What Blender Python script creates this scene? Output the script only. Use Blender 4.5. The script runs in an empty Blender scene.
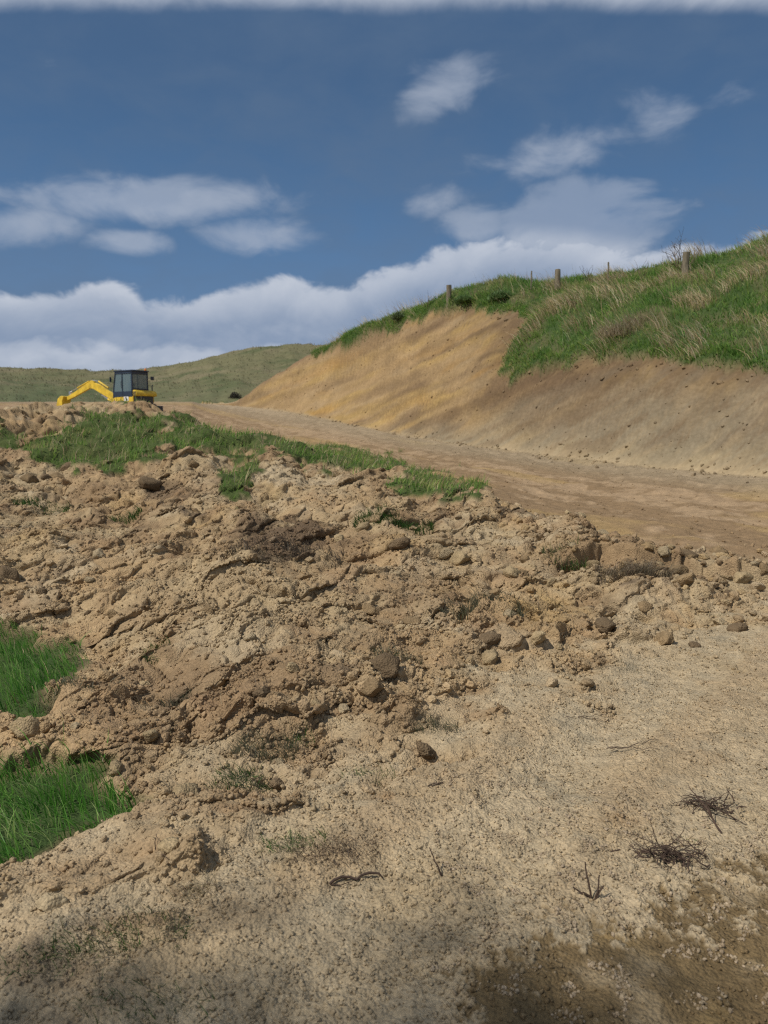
import bpy, bmesh, math, random
import numpy as np
from mathutils import Vector, Matrix, noise as mnoise

R = np.random.default_rng(7)
random.seed(7)
scene = bpy.context.scene
COL = scene.collection
rad = math.radians

# ------------------------------------------------------------------ camera
EYE = 1.6
PITCH = rad(6.1)
FPX = 770.0
W, H = 768, 1024
cp, sp = math.cos(PITCH), math.sin(PITCH)

def ray(px, py):
    """direction (x, y, z) in the world of a pixel of the photograph"""
    u = (px - W / 2) / FPX
    v = (H / 2 - py) / FPX
    return (u, cp + v * sp, -sp + v * cp)

def at(px, py, d=None, z=None):
    """azimuth, horizontal distance and height of a point seen at a pixel"""
    u, y, w = ray(px, py)
    az = math.atan2(u, y)
    hd = math.hypot(u, y)
    if d is None:
        d = (z - EYE) / w * hd
    return az, d, EYE + w / hd * d

def project(P):
    x, y, z = P[..., 0], P[..., 1], P[..., 2] - EYE
    zc = y * cp - z * sp
    yc = y * sp + z * cp
    zc = np.where(zc < 0.05, 0.05, zc)
    return W / 2 + FPX * x / zc, H / 2 - FPX * yc / zc, zc

cam_d = bpy.data.cameras.new('camera')
cam = bpy.data.objects.new('camera', cam_d)
COL.objects.link(cam)
cam.location = (0, 0, EYE)
cam.rotation_euler = (math.pi / 2 - PITCH, 0, 0)
cam_d.sensor_fit = 'VERTICAL'
cam_d.sensor_height = 36.0
cam_d.lens = 36.0 * FPX / H
cam_d.clip_start = 0.05
cam_d.clip_end = 20000
cam_d.dof.use_dof = True
cam_d.dof.focus_distance = 4.5
cam_d.dof.aperture_fstop = 3.4
scene.camera = cam

# ------------------------------------------------------------------ noise
def _h(ix, iy, seed):
    n = (ix.astype(np.int64) * 374761393 + iy.astype(np.int64) * 668265263 + seed * 974711) & 0xFFFFFFFF
    n = ((n ^ (n >> 13)) * 1274126177) & 0xFFFFFFFF
    n = ((n ^ (n >> 16)) * 2246822519) & 0xFFFFFFFF
    return ((n ^ (n >> 15)) & 0xFFFFFF) / float(0x1000000)

def pn(x, y, seed=0):
    ix, iy = np.floor(x), np.floor(y)
    fx, fy = x - ix, y - iy
    u = fx * fx * fx * (fx * (fx * 6 - 15) + 10)
    v = fy * fy * fy * (fy * (fy * 6 - 15) + 10)
    def g(a, b):
        t = _h(ix + a, iy + b, seed) * 2 * math.pi
        return np.cos(t) * (fx - a) + np.sin(t) * (fy - b)
    a = g(0, 0); b = g(1, 0); c = g(0, 1); d = g(1, 1)
    return 1.5 * ((a + (b - a) * u) + ((c + (d - c) * u) - (a + (b - a) * u)) * v)

def fbm(x, y, lam, octs=4, seed=0, gain=0.5):
    s = 0; a = 1.0; f = 1.0 / lam; t = 0
    for k in range(octs):
        s = s + a * pn(x * f + 17.3 * k, y * f - 9.1 * k, seed + k)
        t += a; a *= gain; f *= 2.03
    return s / t

def worley(x, y, lam, seed=0):
    """distance to the nearest and second nearest cell point, the cell's random number and the offset from its point"""
    x = x / lam; y = y / lam
    ix, iy = np.floor(x), np.floor(y)
    f1 = np.full(x.shape, 9.0); f2 = np.full(x.shape, 9.0); idv = np.zeros(x.shape); gx = np.zeros(x.shape); gy = np.zeros(x.shape)
    for a in (-1, 0, 1):
        for b in (-1, 0, 1):
            hx = _h(ix + a, iy + b, seed); hy = _h(ix + a, iy + b, seed + 51)
            ex = ix + a + hx - x; ey = iy + b + hy - y
            dd = ex * ex + ey * ey
            m = dd < f1
            f2 = np.where(m, f1, np.minimum(f2, dd))
            f1 = np.where(m, dd, f1)
            idv = np.where(m, (hx * 7.13 + hy * 3.7) % 1.0, idv); gx = np.where(m, ex, gx); gy = np.where(m, ey, gy)
    return np.sqrt(f1), np.sqrt(f2), idv, gx, gy

def sst(a, b, x):
    t = np.clip((x - a) / (b - a), 0, 1)
    return t * t * (3 - 2 * t)

def lerp(a, b, t):
    return a + (b - a) * t

def mixc(c, col, m):
    return c + (np.asarray(col) - c) * np.clip(m, 0, 1)[..., None]

# ------------------------------------------------------------------ terrain: rails seen along each azimuth
azA = np.concatenate([np.linspace(-180, -65, 50, endpoint=False), np.linspace(-65, -36, 150, endpoint=False), np.linspace(-36, 36, 860, endpoint=False), np.linspace(36, 65, 150, endpoint=False), np.linspace(65, 180, 51)])
azA = np.radians(azA)
NC = len(azA)
rows = [0.25]
while rows[-1] < 130:
    d = rows[-1]
    if d < 1.3: st = 0.06
    elif d < 4: st = min(d * d / 950, d / 400)
    elif d < 14: st = d / 400
    elif d < 60: st = d / 300
    else: st = d / 60
    rows.append(d + st)
dR = np.array(rows)
NR = len(dR)

def rail(pts):
    """pts: (px, py, ('d', v) or ('z', v)); gives distance and height for every azimuth column"""
    q = sorted(at(px, py, **{k: v}) for px, py, k, v in pts)
    a = np.array([t[0] for t in q])
    dd = np.interp(azA, a, [t[1] for t in q]); zz = np.interp(azA, a, [t[2] for t in q])
    k = np.hanning(27); k /= k.sum()
    dd = np.convolve(np.pad(dd, 13, mode='edge'), k, 'valid'); zz = np.convolve(np.pad(zz, 13, mode='edge'), k, 'valid')
    return dd, zz

o = np.ones(NC)
rB = rail([(-300, 960, 'z', -.3), (0, 872, 'z', -.10), (250, 785, 'z', -.02), (384, 728, 'z', 0.01), (500, 684, 'z', .02), (640, 630, 'z', .03), (768, 604, 'z', .04), (1000, 584, 'z', .05)])
rB1 = rail([(-300, 800, 'z', -.40), (0, 770, 'z', -.18), (100, 735, 'z', -.07), (250, 712, 'z', .07), (384, 665, 'z', .09), (500, 632, 'z', .08), (600, 605, 'z', .08), (768, 592, 'z', .09), (1000, 576, 'z', .09)])
rB2 = rail([(-300, 690, 'z', -.40), (0, 650, 'z', -.16), (150, 640, 'z', 0.0), (250, 625, 'z', .16), (384, 600, 'z', .17), (500, 580, 'z', .17), (600, 568, 'z', .15), (768, 584, 'z', .11), (1000, 572, 'z', .1)])
rB3 = rail([(-300, 575, 'd', 9), (0, 560, 'd', 9), (150, 540, 'd', 9.2), (250, 530, 'd', 9.0), (384, 535, 'd', 8.6), (500, 545, 'd', 8.3), (600, 552, 'd', 8.1), (768, 579, 'd', 7.5), (1000, 568, 'd', 7)])
rB4 = rail([(-300, 485, 'd', 14), (0, 480, 'd', 14), (150, 470, 'd', 14), (250, 475, 'd', 13), (384, 500, 'd', 10.3), (500, 518, 'd', 9.4), (600, 545, 'd', 8.6), (768, 577, 'd', 7.7), (1000, 565, 'd', 7.2)])
rC = rail([(-300, 425, 'd', 21), (0, 411, 'd', 21), (40, 408, 'd', 22), (75, 407, 'd', 22), (110, 405.5, 'd', 22), (145, 408, 'd', 21.5), (180, 421, 'd', 20), (240, 438, 'd', 18), (300, 452, 'd', 15.5), (370, 468, 'd', 13.5), (430, 490, 'd', 11.3), (480, 496, 'd', 10.5), (530, 516, 'd', 9.8), (600, 543, 'd', 8.9), (680, 560, 'd', 8.3), (768, 576, 'd', 7.9), (1000, 562, 'd', 7.5)])
rD = (rC[0] * 1.11, rC[1] - .24 * sst(7.8, 11, rC[0]) - .01 - .38 * sst(18.5, 21.5, rC[0]))
rE = rail([(-300, 402, 'd', 70), (0, 403, 'd', 70), (120, 403, 'd', 70), (190, 403, 'd', 66), (240, 406, 'd', 50), (300, 414, 'd', 41), (350, 425, 'd', 35), (400, 435, 'd', 31), (450, 443, 'd', 27), (550, 457, 'd', 22.5), (650, 467, 'd', 19.5), (768, 478, 'd', 17), (1000, 496, 'd', 14)])
rG = rail([(-300, 403, 'd', 72), (0, 404, 'd', 72), (190, 404, 'd', 68), (236, 402, 'd', 51.5), (262, 384, 'd', 49.5), (300, 360, 'd', 46), (350, 338, 'd', 41.2), (400, 316, 'd', 38), (450, 297, 'd', 35.5), (500, 290, 'd', 35), (550, 289, 'd', 34.5), (600, 284, 'd', 34), (640, 281, 'd', 33.7), (690, 275, 'd', 33.4), (768, 257, 'd', 33), (1000, 195, 'd', 33)])
right = sst(rad(-8.5), rad(-7), azA)
# top of the cut: on the right a bench edge seen at y~370, further left half way up the face
fF = rail([(-300, 402, 'd', 71), (190, 403.5, 'd', 67), (240, 404, 'd', 50.8), (300, 387, 'd', 43.3), (400, 372, 'd', 34.6), (450, 368, 'd', 30.7), (500, 374, 'd', 27.6), (550, 371, 'd', 25.4), (650, 366, 'd', 22.3), (768, 368, 'd', 19.9), (1000, 378, 'd', 17)])
rF = fF
rH = (rG[0] + 14, np.where(True, rG[1] - lerp(2.5, .4, right), 0))
rI = (o * 92, lerp(-3.0, rG[1] - 2, right))
rJ = (o * 140, lerp(-6.0, rG[1] - 8, right))
RD = np.stack([o * .2, o * 1.3, rB[0], rB1[0], rB2[0], rB3[0], rB4[0], rC[0], rD[0], rE[0], rF[0], rG[0], rH[0], rI[0], rJ[0]])
RZ = np.stack([o * 0, o * 0 + np.clip(azA, -1.2, 1.2) * .02, rB[1], rB1[1], rB2[1], rB3[1], rB4[1], rC[1], rD[1], rE[1], rF[1], rG[1], rH[1], rI[1], rJ[1]])
for k in range(1, len(RD)):
    RD[k] = np.maximum(RD[k], RD[k - 1] + .05)

def pchip(x, y, q):
    h = np.diff(x); m = np.diff(y) / h
    s = np.zeros_like(y)
    w1 = 2 * h[1:] + h[:-1]; w2 = h[1:] + 2 * h[:-1]
    ok = m[1:] * m[:-1] > 0
    with np.errstate(divide='ignore', invalid='ignore'):
        s[1:-1] = np.where(ok, (w1 + w2) / (w1 / m[:-1] + w2 / m[1:]), 0)
    s[0] = m[0]; s[-1] = m[-1]
    i = np.clip(np.searchsorted(x, q) - 1, 0, len(x) - 2)
    t = (q - x[i]) / h[i]
    t2 = t * t; t3 = t2 * t
    return (2 * t3 - 3 * t2 + 1) * y[i] + (t3 - 2 * t2 + t) * h[i] * s[i] + (-2 * t3 + 3 * t2) * y[i + 1] + (t3 - t2) * h[i] * s[i + 1]

Z = np.empty((NR, NC))
for c in range(NC):
    Z[:, c] = pchip(RD[:, c], RZ[:, c], dR)
# behind the photographer both ends of the fan meet at one height
bk = sst(rad(75), rad(150), np.abs(azA))
mean = Z[:, [0, -1]].mean(1)
Z = lerp(Z, np.minimum(mean, .03 * dR)[:, None], bk[None, :])

AZ = np.broadcast_to(azA[None, :], Z.shape); DD = np.broadcast_to(dR[:, None], Z.shape)
X = np.sin(AZ) * DD; Y = np.cos(AZ) * DD
P0 = np.stack([X, Y, Z], -1)
PX, PY, _ = project(P0)

def railf(k):
    return np.broadcast_to(RD[k][None, :], Z.shape)
iB, iC, iD, iE, iF, iG = 2, 7, 8, 9, 10, 11

def poly_sd(px, py, poly):
    """signed pixel distance to a polygon, negative inside"""
    d = np.full(px.shape, 1e9); ins = np.zeros(px.shape, bool)
    n = len(poly)
    for i in range(n):
        ax, ay = poly[i]; bx, by = poly[(i + 1) % n]
        ex, ey = bx - ax, by - ay
        t = np.clip(((px - ax) * ex + (py - ay) * ey) / (ex * ex + ey * ey + 1e-9), 0, 1)
        d = np.minimum(d, (px - ax - t * ex) ** 2 + (py - ay - t * ey) ** 2)
        c = ((ay > py) != (by > py)) & (px < ex * (py - ay) / (ey + 1e-9) + ax)
        ins ^= c
    d = np.sqrt(d)
    return np.where(ins, -d, d)

front = (np.abs(AZ) < rad(36))
fn1 = fbm(X, Y, .5, 3, 401)
# lumpy spoil between the smooth soil and the track
fB = sst(-.42, .42, (DD - railf(iB)) / railf(iB) * 2.0 + fn1 * .75 + .35 * fbm(X, Y, .16, 3, 403))
fBc = sst(-.04, .15, (railf(iD) - DD) / railf(iD) + fbm(X, Y, .6, 4, 402) * .09)
rough = fB * fBc
track = sst(-.03, .08, (DD - railf(iC)) / railf(iC) + fbm(X, Y, 1., 3, 405) * .04 - .05) * (1 - sst(-.02, .02, (DD - railf(iE)) / railf(iE)))
face_t = (DD - railf(iE)) / (railf(iG) - railf(iE))

G_UP = [(-900, 560), (-300, 585), (-60, 605), (0, 622), (30, 638), (84, 648), (78, 662), (48, 690), (42, 712), (0, 716), (-60, 712), (-120, 730), (-900, 760)]
G_LOW = [(-900, 770), (-120, 745), (-60, 757), (0, 764), (76, 753), (106, 756), (92, 768), (106, 790), (138, 796), (125, 808), (100, 812), (62, 830), (34, 850), (0, 858), (-60, 890), (-900, 1200)]
G_BERM = [(18, 452), (50, 440), (72, 426), (92, 413), (132, 412), (165, 428), (215, 430), (262, 436), (300, 441), (345, 449), (400, 466), (440, 481), (478, 488), (474, 496), (442, 504), (420, 494), (402, 481), (372, 469), (340, 464), (300, 463), (270, 455), (245, 456), (222, 462), (200, 464), (170, 455), (142, 464), (110, 472), (78, 462), (46, 464), (26, 462)]
G_LOBE = [(238, 466), (256, 468), (246, 486), (236, 504), (224, 502), (222, 490)]
G_LEFT = [(-40, 440), (0, 436), (28, 432), (40, 438), (14, 452), (-40, 462)]
G_HILL = [(505, 380), (500, 372), (512, 350), (527, 332), (530, 324), (518, 316), (472, 311), (432, 314), (380, 333), (335, 350), (316, 356), (312, 340), (330, 300), (450, 200), (900, 0), (1800, 0), (1800, 470), (1000, 385), (768, 371), (700, 368), (650, 360), (600, 362), (562, 370)]
wob = fbm(X, Y, .35, 4, 410)
wobh = fbm(X, Y, 1.1, 4, 411)
gsd_left = np.minimum(poly_sd(PX, PY, G_UP), poly_sd(PX, PY, G_LOW)) + wob * 18 - 5
m_left = (1 - sst(-3, 3, gsd_left)) * (DD < 12) * (AZ > rad(-88)) * (AZ < 0)
gsd_berm = np.minimum(np.minimum(poly_sd(PX, PY, G_BERM), poly_sd(PX, PY, G_LOBE)), poly_sd(PX, PY, G_LEFT)) + wob * 15 + fbm(X, Y, 1.3, 3, 412) * 20
m_berm = (1 - sst(-2, 2, gsd_berm)) * (DD < 26) * (DD > 8.5)
gsd_hill = poly_sd(PX, PY, G_HILL) + wobh * 11 + 7 * fbm(X, Y, .45, 3, 413)
hb = np.where((DD > railf(iG)) & (PX > 312), -5, gsd_hill)
m_hill = (1 - sst(-2, 2, hb)) * (DD > railf(iE) * 1.03)
m_hill = np.where((AZ < rad(-11.6)), np.where(DD > railf(iE) + 2, 1, 0), m_hill)
m_hill = np.where((AZ > rad(34)), np.where(DD > railf(iF) * 1.01, 1, 0), m_hill)
grass = np.clip(m_left + m_berm + m_hill, 0, 1)
wet = 1 - sst(-22, 12, poly_sd(PX, PY, [(330, 1100), (455, 1015), (500, 970), (550, 935), (640, 925), (700, 890), (768, 850), (900, 800), (1200, 1100)]) + fbm(X, Y, .22, 6, 420, .72) * 130 + fbm(X, Y, .035, 3, 424, .6) * 45)
wet = wet * (DD < 3.2)

# ------------------------------------------------------------------ lumps and crumbs
def res(lam, k=3.0):
    """fade a wavelength that the mesh cannot carry at this distance"""
    return np.clip(lam / (DD * .0026 * k), 0, 1) ** 1.5

xw = X + .20 * fbm(X, Y, .5, 3, 21, .6); yw = Y + .20 * fbm(X, Y, .5, 3, 22, .6)
ca, sa = math.cos(rad(38)), math.sin(rad(38))
al = (xw * ca + yw * sa) * .55; ac = -xw * sa + yw * ca        # lumps stretched along the push of the blade
def slabs(lam, seed, tilt=.5, wid=.16):
    """broken slabs: every cell has its own height and tilt and a crack round it"""
    f1, f2, i, gx, gy = worley(al, ac, lam, seed)
    crack = sst(0, wid, f2 - f1)
    t1 = (i * 17.7) % 1 - .5; t2 = (i * 41.3) % 1 - .5
    dm = 1 - .9 * f1 * f1
    return (dm * (.35 + .65 * i) + (gx * t1 + gy * t2) * tilt * 2) * (.55 + .45 * crack), i, crack
def dome(lam, seed):
    f, f2, i, gx, gy = worley(xw, yw, lam, seed)
    return np.clip(1 - 1.5 * f * f, 0, 1) ** .6 * (.25 + .75 * i), i
rough = rough * (1 - m_left) * (1 - .3 * m_berm)
h = np.zeros_like(Z)
big = sst(8, 15, DD)
n1 = fbm(X, Y, 1.5, 3, 31)
h += rough * ((.15 + .16 * big) * n1 + .17 * np.clip(fbm(X, Y, 1.0, 2, 48), -.3, .8))
h += rough * (.15 + .2 * big) * (np.abs(pn(al / lerp(.5, .9, big), ac / lerp(.5, .9, big), 32)) - .25)
d1, id1, cr1 = slabs(.40, 41, .5, .14)
d2, id2, cr2 = slabs(.17, 42, .5, .2)
d3, id3, cr3 = slabs(.075, 43, .4, .25)
h += rough * big * (.13 * fbm(X, Y, .55, 5, 49, .68) - .10 * sst(.25, .5, fbm(al, ac, .5, 3, 50)))
patch = sst(-.30, .35, fbm(X, Y, .7, 3, 44))
smooth_p = sst(.0, .45, fbm(al, ac, .9, 3, 46))
nearg = sst(0, 60, gsd_left) * (DD < 12) * (AZ < 0) + (1 - (DD < 12) * (AZ < 0))
h += rough * (.35 + .65 * nearg) * (.08 * (d1 - .4) * sst(.15, .5, id1) + (.052 * (1 - .7 * smooth_p)) * (d2 - .4) * res(.17) + .030 * (d3 - .4) * res(.075) * (.30 + .70 * patch) * (1 - .75 * smooth_p))
h += rough * (.050 * fbm(X, Y, .20, 6, 45, .66) + .012 * fbm(X, Y, .05, 3, 47, .6) * res(.04, 2)) * (1 - .45 * smooth_p)
pit = sst(.26, .42, fbm(al, ac, .42, 4, 56, .6))
h -= rough * (1 - .3 * big) * nearg * .06 * pit
# the smooth foreground: crumbs, faint blade ridges
fore = (1 - fB) * (DD < 12)
cr = sst(-.5, .35, fbm(X, Y, .5, 3, 51))
rc, rs = math.cos(rad(52)), math.sin(rad(52))
bl_a = X * rc + Y * rs; bl_c = -X * rs + Y * rc
bands = fbm(bl_a * .22, bl_c * 1.5, 1., 4, 58)
d4, id4 = dome(.042, 52)
d5, id5 = dome(.021, 53)
h += fore * (.05 * fbm(X, Y, 1.2, 3, 54) + .05 * bands + (1 - .6 * wet) * ((.002 + .011 * cr) * d4 * sst(.70, .95, id4) * res(.042, 2) + .0032 * d5 * sst(.3, .7, id5) * res(.021, 2) + .006 * fbm(X, Y, .03, 3, 57, .65)) + .016 * fbm(X, Y, .13, 4, 55) - .008 * wet)
u_tr = (DD - railf(iD)) / (railf(iE) - railf(iD))
h += track * (.035 * pn(u_tr * 16 + 2 * fbm(X, Y, 1.5, 3, 60), AZ * 5, 61) + .055 * fbm(X, Y, .5, 5, 62, .6) + .05 * n1)
# the scraped cut face
s_f = AZ * 34; t_f = Z
face = sst(-.02, .06, face_t) * (1 - m_hill) * (DD < railf(iG) + .3)
sx = s_f * .93 + t_f * .36; sy = -s_f * .36 + t_f * .93
st1 = fbm(sx * .22, sy * 1.7, 1., 5, 63, .55)
h += face * (.16 * st1 + .05 * fbm(sx * 1.2, sy * 4, 1., 3, 69) + .10 * fbm(X, Y, 1.4, 4, 64) + .20 * fbm(s_f, t_f, 5., 2, 65))
h += m_hill * (.38 * fbm(X, Y, 3.2, 3, 66) + .22 * np.abs(fbm(X, Y, 1.1, 3, 67)) + .10 * sst(0, .3, face_t)) * sst(.0, .12, np.where(DD > railf(iE), face_t, 0))
h += m_berm * (.05 + .05 * fbm(X, Y, .4, 2, 68)) - m_left * (.06 - .04 * fbm(X, Y, .4, 2, 68)) + rough * .025 * (1 - sst(0, 45, gsd_left)) * (DD < 12) * (AZ < 0)
# a lip of turf overhangs the top of the cut
Zd = Z + h
# undercut: lumps lean outwards and downhill
ox = rough * (.12 * np.clip(d1, 0, 1) * sst(.2, .6, id1) + .06 * np.clip(d2, 0, 1) * res(.17) + .02 * d3 * res(.075))
vx = .09 * fbm(X, Y, .35, 3, 71) * rough; vy = .09 * fbm(X, Y, .35, 3, 72) * rough
ux, uy = np.sin(AZ), np.cos(AZ)
Xd = X - ux * ox * .9 + vx + .25 * ox
Yd = Y - uy * ox * .9 + vy
P = np.stack([Xd, Yd, Zd], -1)
PXd, PYd, PZd = project(P)

# ------------------------------------------------------------------ soil colours (dry and damp earth, topsoil, clay)
pale = (.415, .328, .208); beige = (.385, .29, .168); tan = (.39, .27, .145); brown = (.25, .168, .093); dark = (.105, .072, .047)
ochre = (.39, .266, .115); rust = (.33, .19, .062); grey = (.30, .255, .175); damp = (.175, .122, .060)
c = np.zeros(Z.shape + (3,)) + np.array(beige)
q1 = fbm(X, Y, 1.7, 4, 81); q2 = fbm(X, Y, .45, 4, 82); q3 = fbm(X, Y, .12, 3, 83); q4 = fbm(X, Y, 2.6, 3, 84)
c = mixc(c, pale, fore * sst(-.5, .25, q1 * .6 + q2 * .5 + .15))
c = mixc(c, tan, rough * sst(-.25, .35, q1 + .4 * q2))
c = mixc(c, brown, rough * .8 * sst(.06, .38, q4 * .8 + q2 * .55 + .05))
c = mixc(c, pale, rough * .75 * sst(.12, .5, -q4 * .6 + fbm(X, Y, .6, 3, 85)))
c = mixc(c, ochre, rough * .8 * (1 - sst(0, 45, np.hypot((PX - 545) * .8, (PY - 612)) + q2 * 40)))
c = mixc(c, ochre, rough * .45 * sst(.2, .5, fbm(X, Y, 1.1, 3, 86)))
c = mixc(c, brown, rough * .45 * sst(.55, .95, id1))
c = mixc(c, brown, rough * .35 * sst(.6, .9, id2))
c = mixc(c, (.28, .175, .095), rough * .5 * sst(.1, .45, fbm(X, Y, .8, 4, 80, .6)))
c = mixc(c, dark, rough * .75 * sst(.26, .48, fbm(X, Y, .9, 4, 87, .6)))
c = mixc(c, brown, rough * .6 * pit)
for (ax, ay, rx, ry, col, w) in [(280, 545, 60, 30, dark, .75), (250, 690, 70, 22, brown, .5), (330, 705, 60, 10, brown, .75), (160, 495, 25, 10, dark, .7), (90, 490, 45, 8, brown, .8), (420, 590, 60, 35, brown, .55), (630, 560, 90, 26, brown, .6), (380, 640, 60, 25, brown, .5), (300, 480, 60, 12, pale, .9), (230, 640, 50, 25, pale, .7), (240, 600, 90, 40, beige, .7), (60, 740, 60, 20, tan, .7), (420, 745, 14, 8, brown, 1), (250, 815, 40, 6, brown, .85), (380, 800, 26, 7, brown, .9), (150, 820, 50, 14, brown, .5), (620, 825, 30, 8, brown, .55), (40, 975, 60, 30, dark, .55), (130, 930, 60, 14, brown, .5)]:
    m = np.exp(-(((PX - ax) / rx) ** 2 + ((PY - ay) / ry) ** 2)) + .55 * q2 + .3 * q3
    c = mixc(c, col, w * sst(.35, .75, m) * (DD < 20))
c = mixc(c, tan, fore * .28 * sst(-.02, .3, bands))
c = mixc(c, brown, fore * .25 * sst(.22, .5, bands + .4 * q2))
c = mixc(c, grey, fore * .5 * sst(.05, .5, fbm(X, Y, .3, 4, 88)))
c = mixc(c, damp, wet * sst(-.5, .15, q2 + .25 + .35 * q3))
c = mixc(c, ochre, wet * .32 * sst(.1, .4, fbm(X, Y, .35, 3, 89)))
# the track
u_w = u_tr + .10 * fbm(X, Y, 1.4, 4, 90)
tr = fbm(u_w * 11, AZ * 7, 1., 4, 91, .6) + .7 * q2
ct = mixc(np.zeros_like(c) + np.array((.35, .245, .145)), brown, sst(-.14, .26, tr + .15 * np.sin(u_w * 9) + .30 * (1 - u_w)))
ct = mixc(ct, ochre, .55 * sst(.1, .4, fbm(u_tr * 6, AZ * 5, 1., 3, 92)))
ct = mixc(ct, grey, .5 * sst(.62, .95, u_tr))
c = mixc(c, (0, 0, 0), track); c = c + ct * track[..., None]
# the cut face: scraped clay with brown topsoil washed over it
hf = np.clip(face_t, 0, 1)
cf = mixc(np.zeros_like(c) + np.array((.33, .228, .125)), ochre, sst(-.10, .22, st1 + .35 * fbm(s_f, t_f, 3., 2, 93)))
cf = mixc(cf, rust, .55 * sst(.08, .38, fbm(sx * .25, sy * 1.2, 1., 4, 94)))
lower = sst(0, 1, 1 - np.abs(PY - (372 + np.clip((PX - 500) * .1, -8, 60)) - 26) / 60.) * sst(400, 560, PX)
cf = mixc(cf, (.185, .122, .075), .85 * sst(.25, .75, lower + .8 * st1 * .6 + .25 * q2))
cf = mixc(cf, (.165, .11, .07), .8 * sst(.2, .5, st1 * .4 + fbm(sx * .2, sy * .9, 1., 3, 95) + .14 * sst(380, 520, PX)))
cf = mixc(cf, (.34, .25, .155), .7 * sst(.12, .4, fbm(sx * .5, sy * 2.6, 1., 4, 96, .6)))
cf *= (1 + .20 * fbm(sx * .4, sy * 3., 1., 3, 99, .6))[..., None]
cf = mixc(cf, (.14, .095, .062), .6 * sst(.1, .35, fbm(sx * .35, sy * 1.6, 1., 5, 100, .65) - .06))
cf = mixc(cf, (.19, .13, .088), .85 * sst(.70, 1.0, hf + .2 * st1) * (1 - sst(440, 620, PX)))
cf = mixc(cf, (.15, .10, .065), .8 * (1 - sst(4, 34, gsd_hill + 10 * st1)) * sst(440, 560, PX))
cf = mixc(cf, (.26, .225, .165), .8 * (1 - sst(.03, .24, hf + .10 * st1)) * sst(340, 460, PX))
st2 = fbm(sx * .28 + 9, sy * 2.6, 1., 4, 102, .6)
cf = mixc(cf, (.19, .13, .078), .5 * sst(.06, .2, st2)); cf = mixc(cf, (.38, .27, .15), .4 * sst(.08, .22, -st2) * (1 - .5 * sst(420, 560, PX)))
cf *= np.array([.87, .85, .78])
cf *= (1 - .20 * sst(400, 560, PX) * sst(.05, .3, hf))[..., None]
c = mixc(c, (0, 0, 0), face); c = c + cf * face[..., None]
# turf under the grass
cg = mixc(np.zeros_like(c) + np.array((.045, .075, .022)), (.10, .095, .045), sst(-.1, .4, fbm(X, Y, 1.2, 4, 97)))
cg = mixc(cg, (.075, .10, .03), .8 * m_berm)
cg = mixc(cg, (.13, .105, .055), m_left * sst(-16, -2, gsd_left))
c = mixc(c, (0, 0, 0), grass); c = c + cg * grass[..., None]
c *= (1 + .16 * q3 + .10 * fbm(X, Y, .05, 2, 98))[..., None]
c = np.clip(c, .01, .7)

# ------------------------------------------------------------------ materials
def new_mat(name):
    m = bpy.data.materials.new(name); m.use_nodes = True
    nt = m.node_tree
    b = nt.nodes['Principled BSDF']
    b.inputs['Specular IOR Level'].default_value = .25
    return m, nt, b

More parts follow.
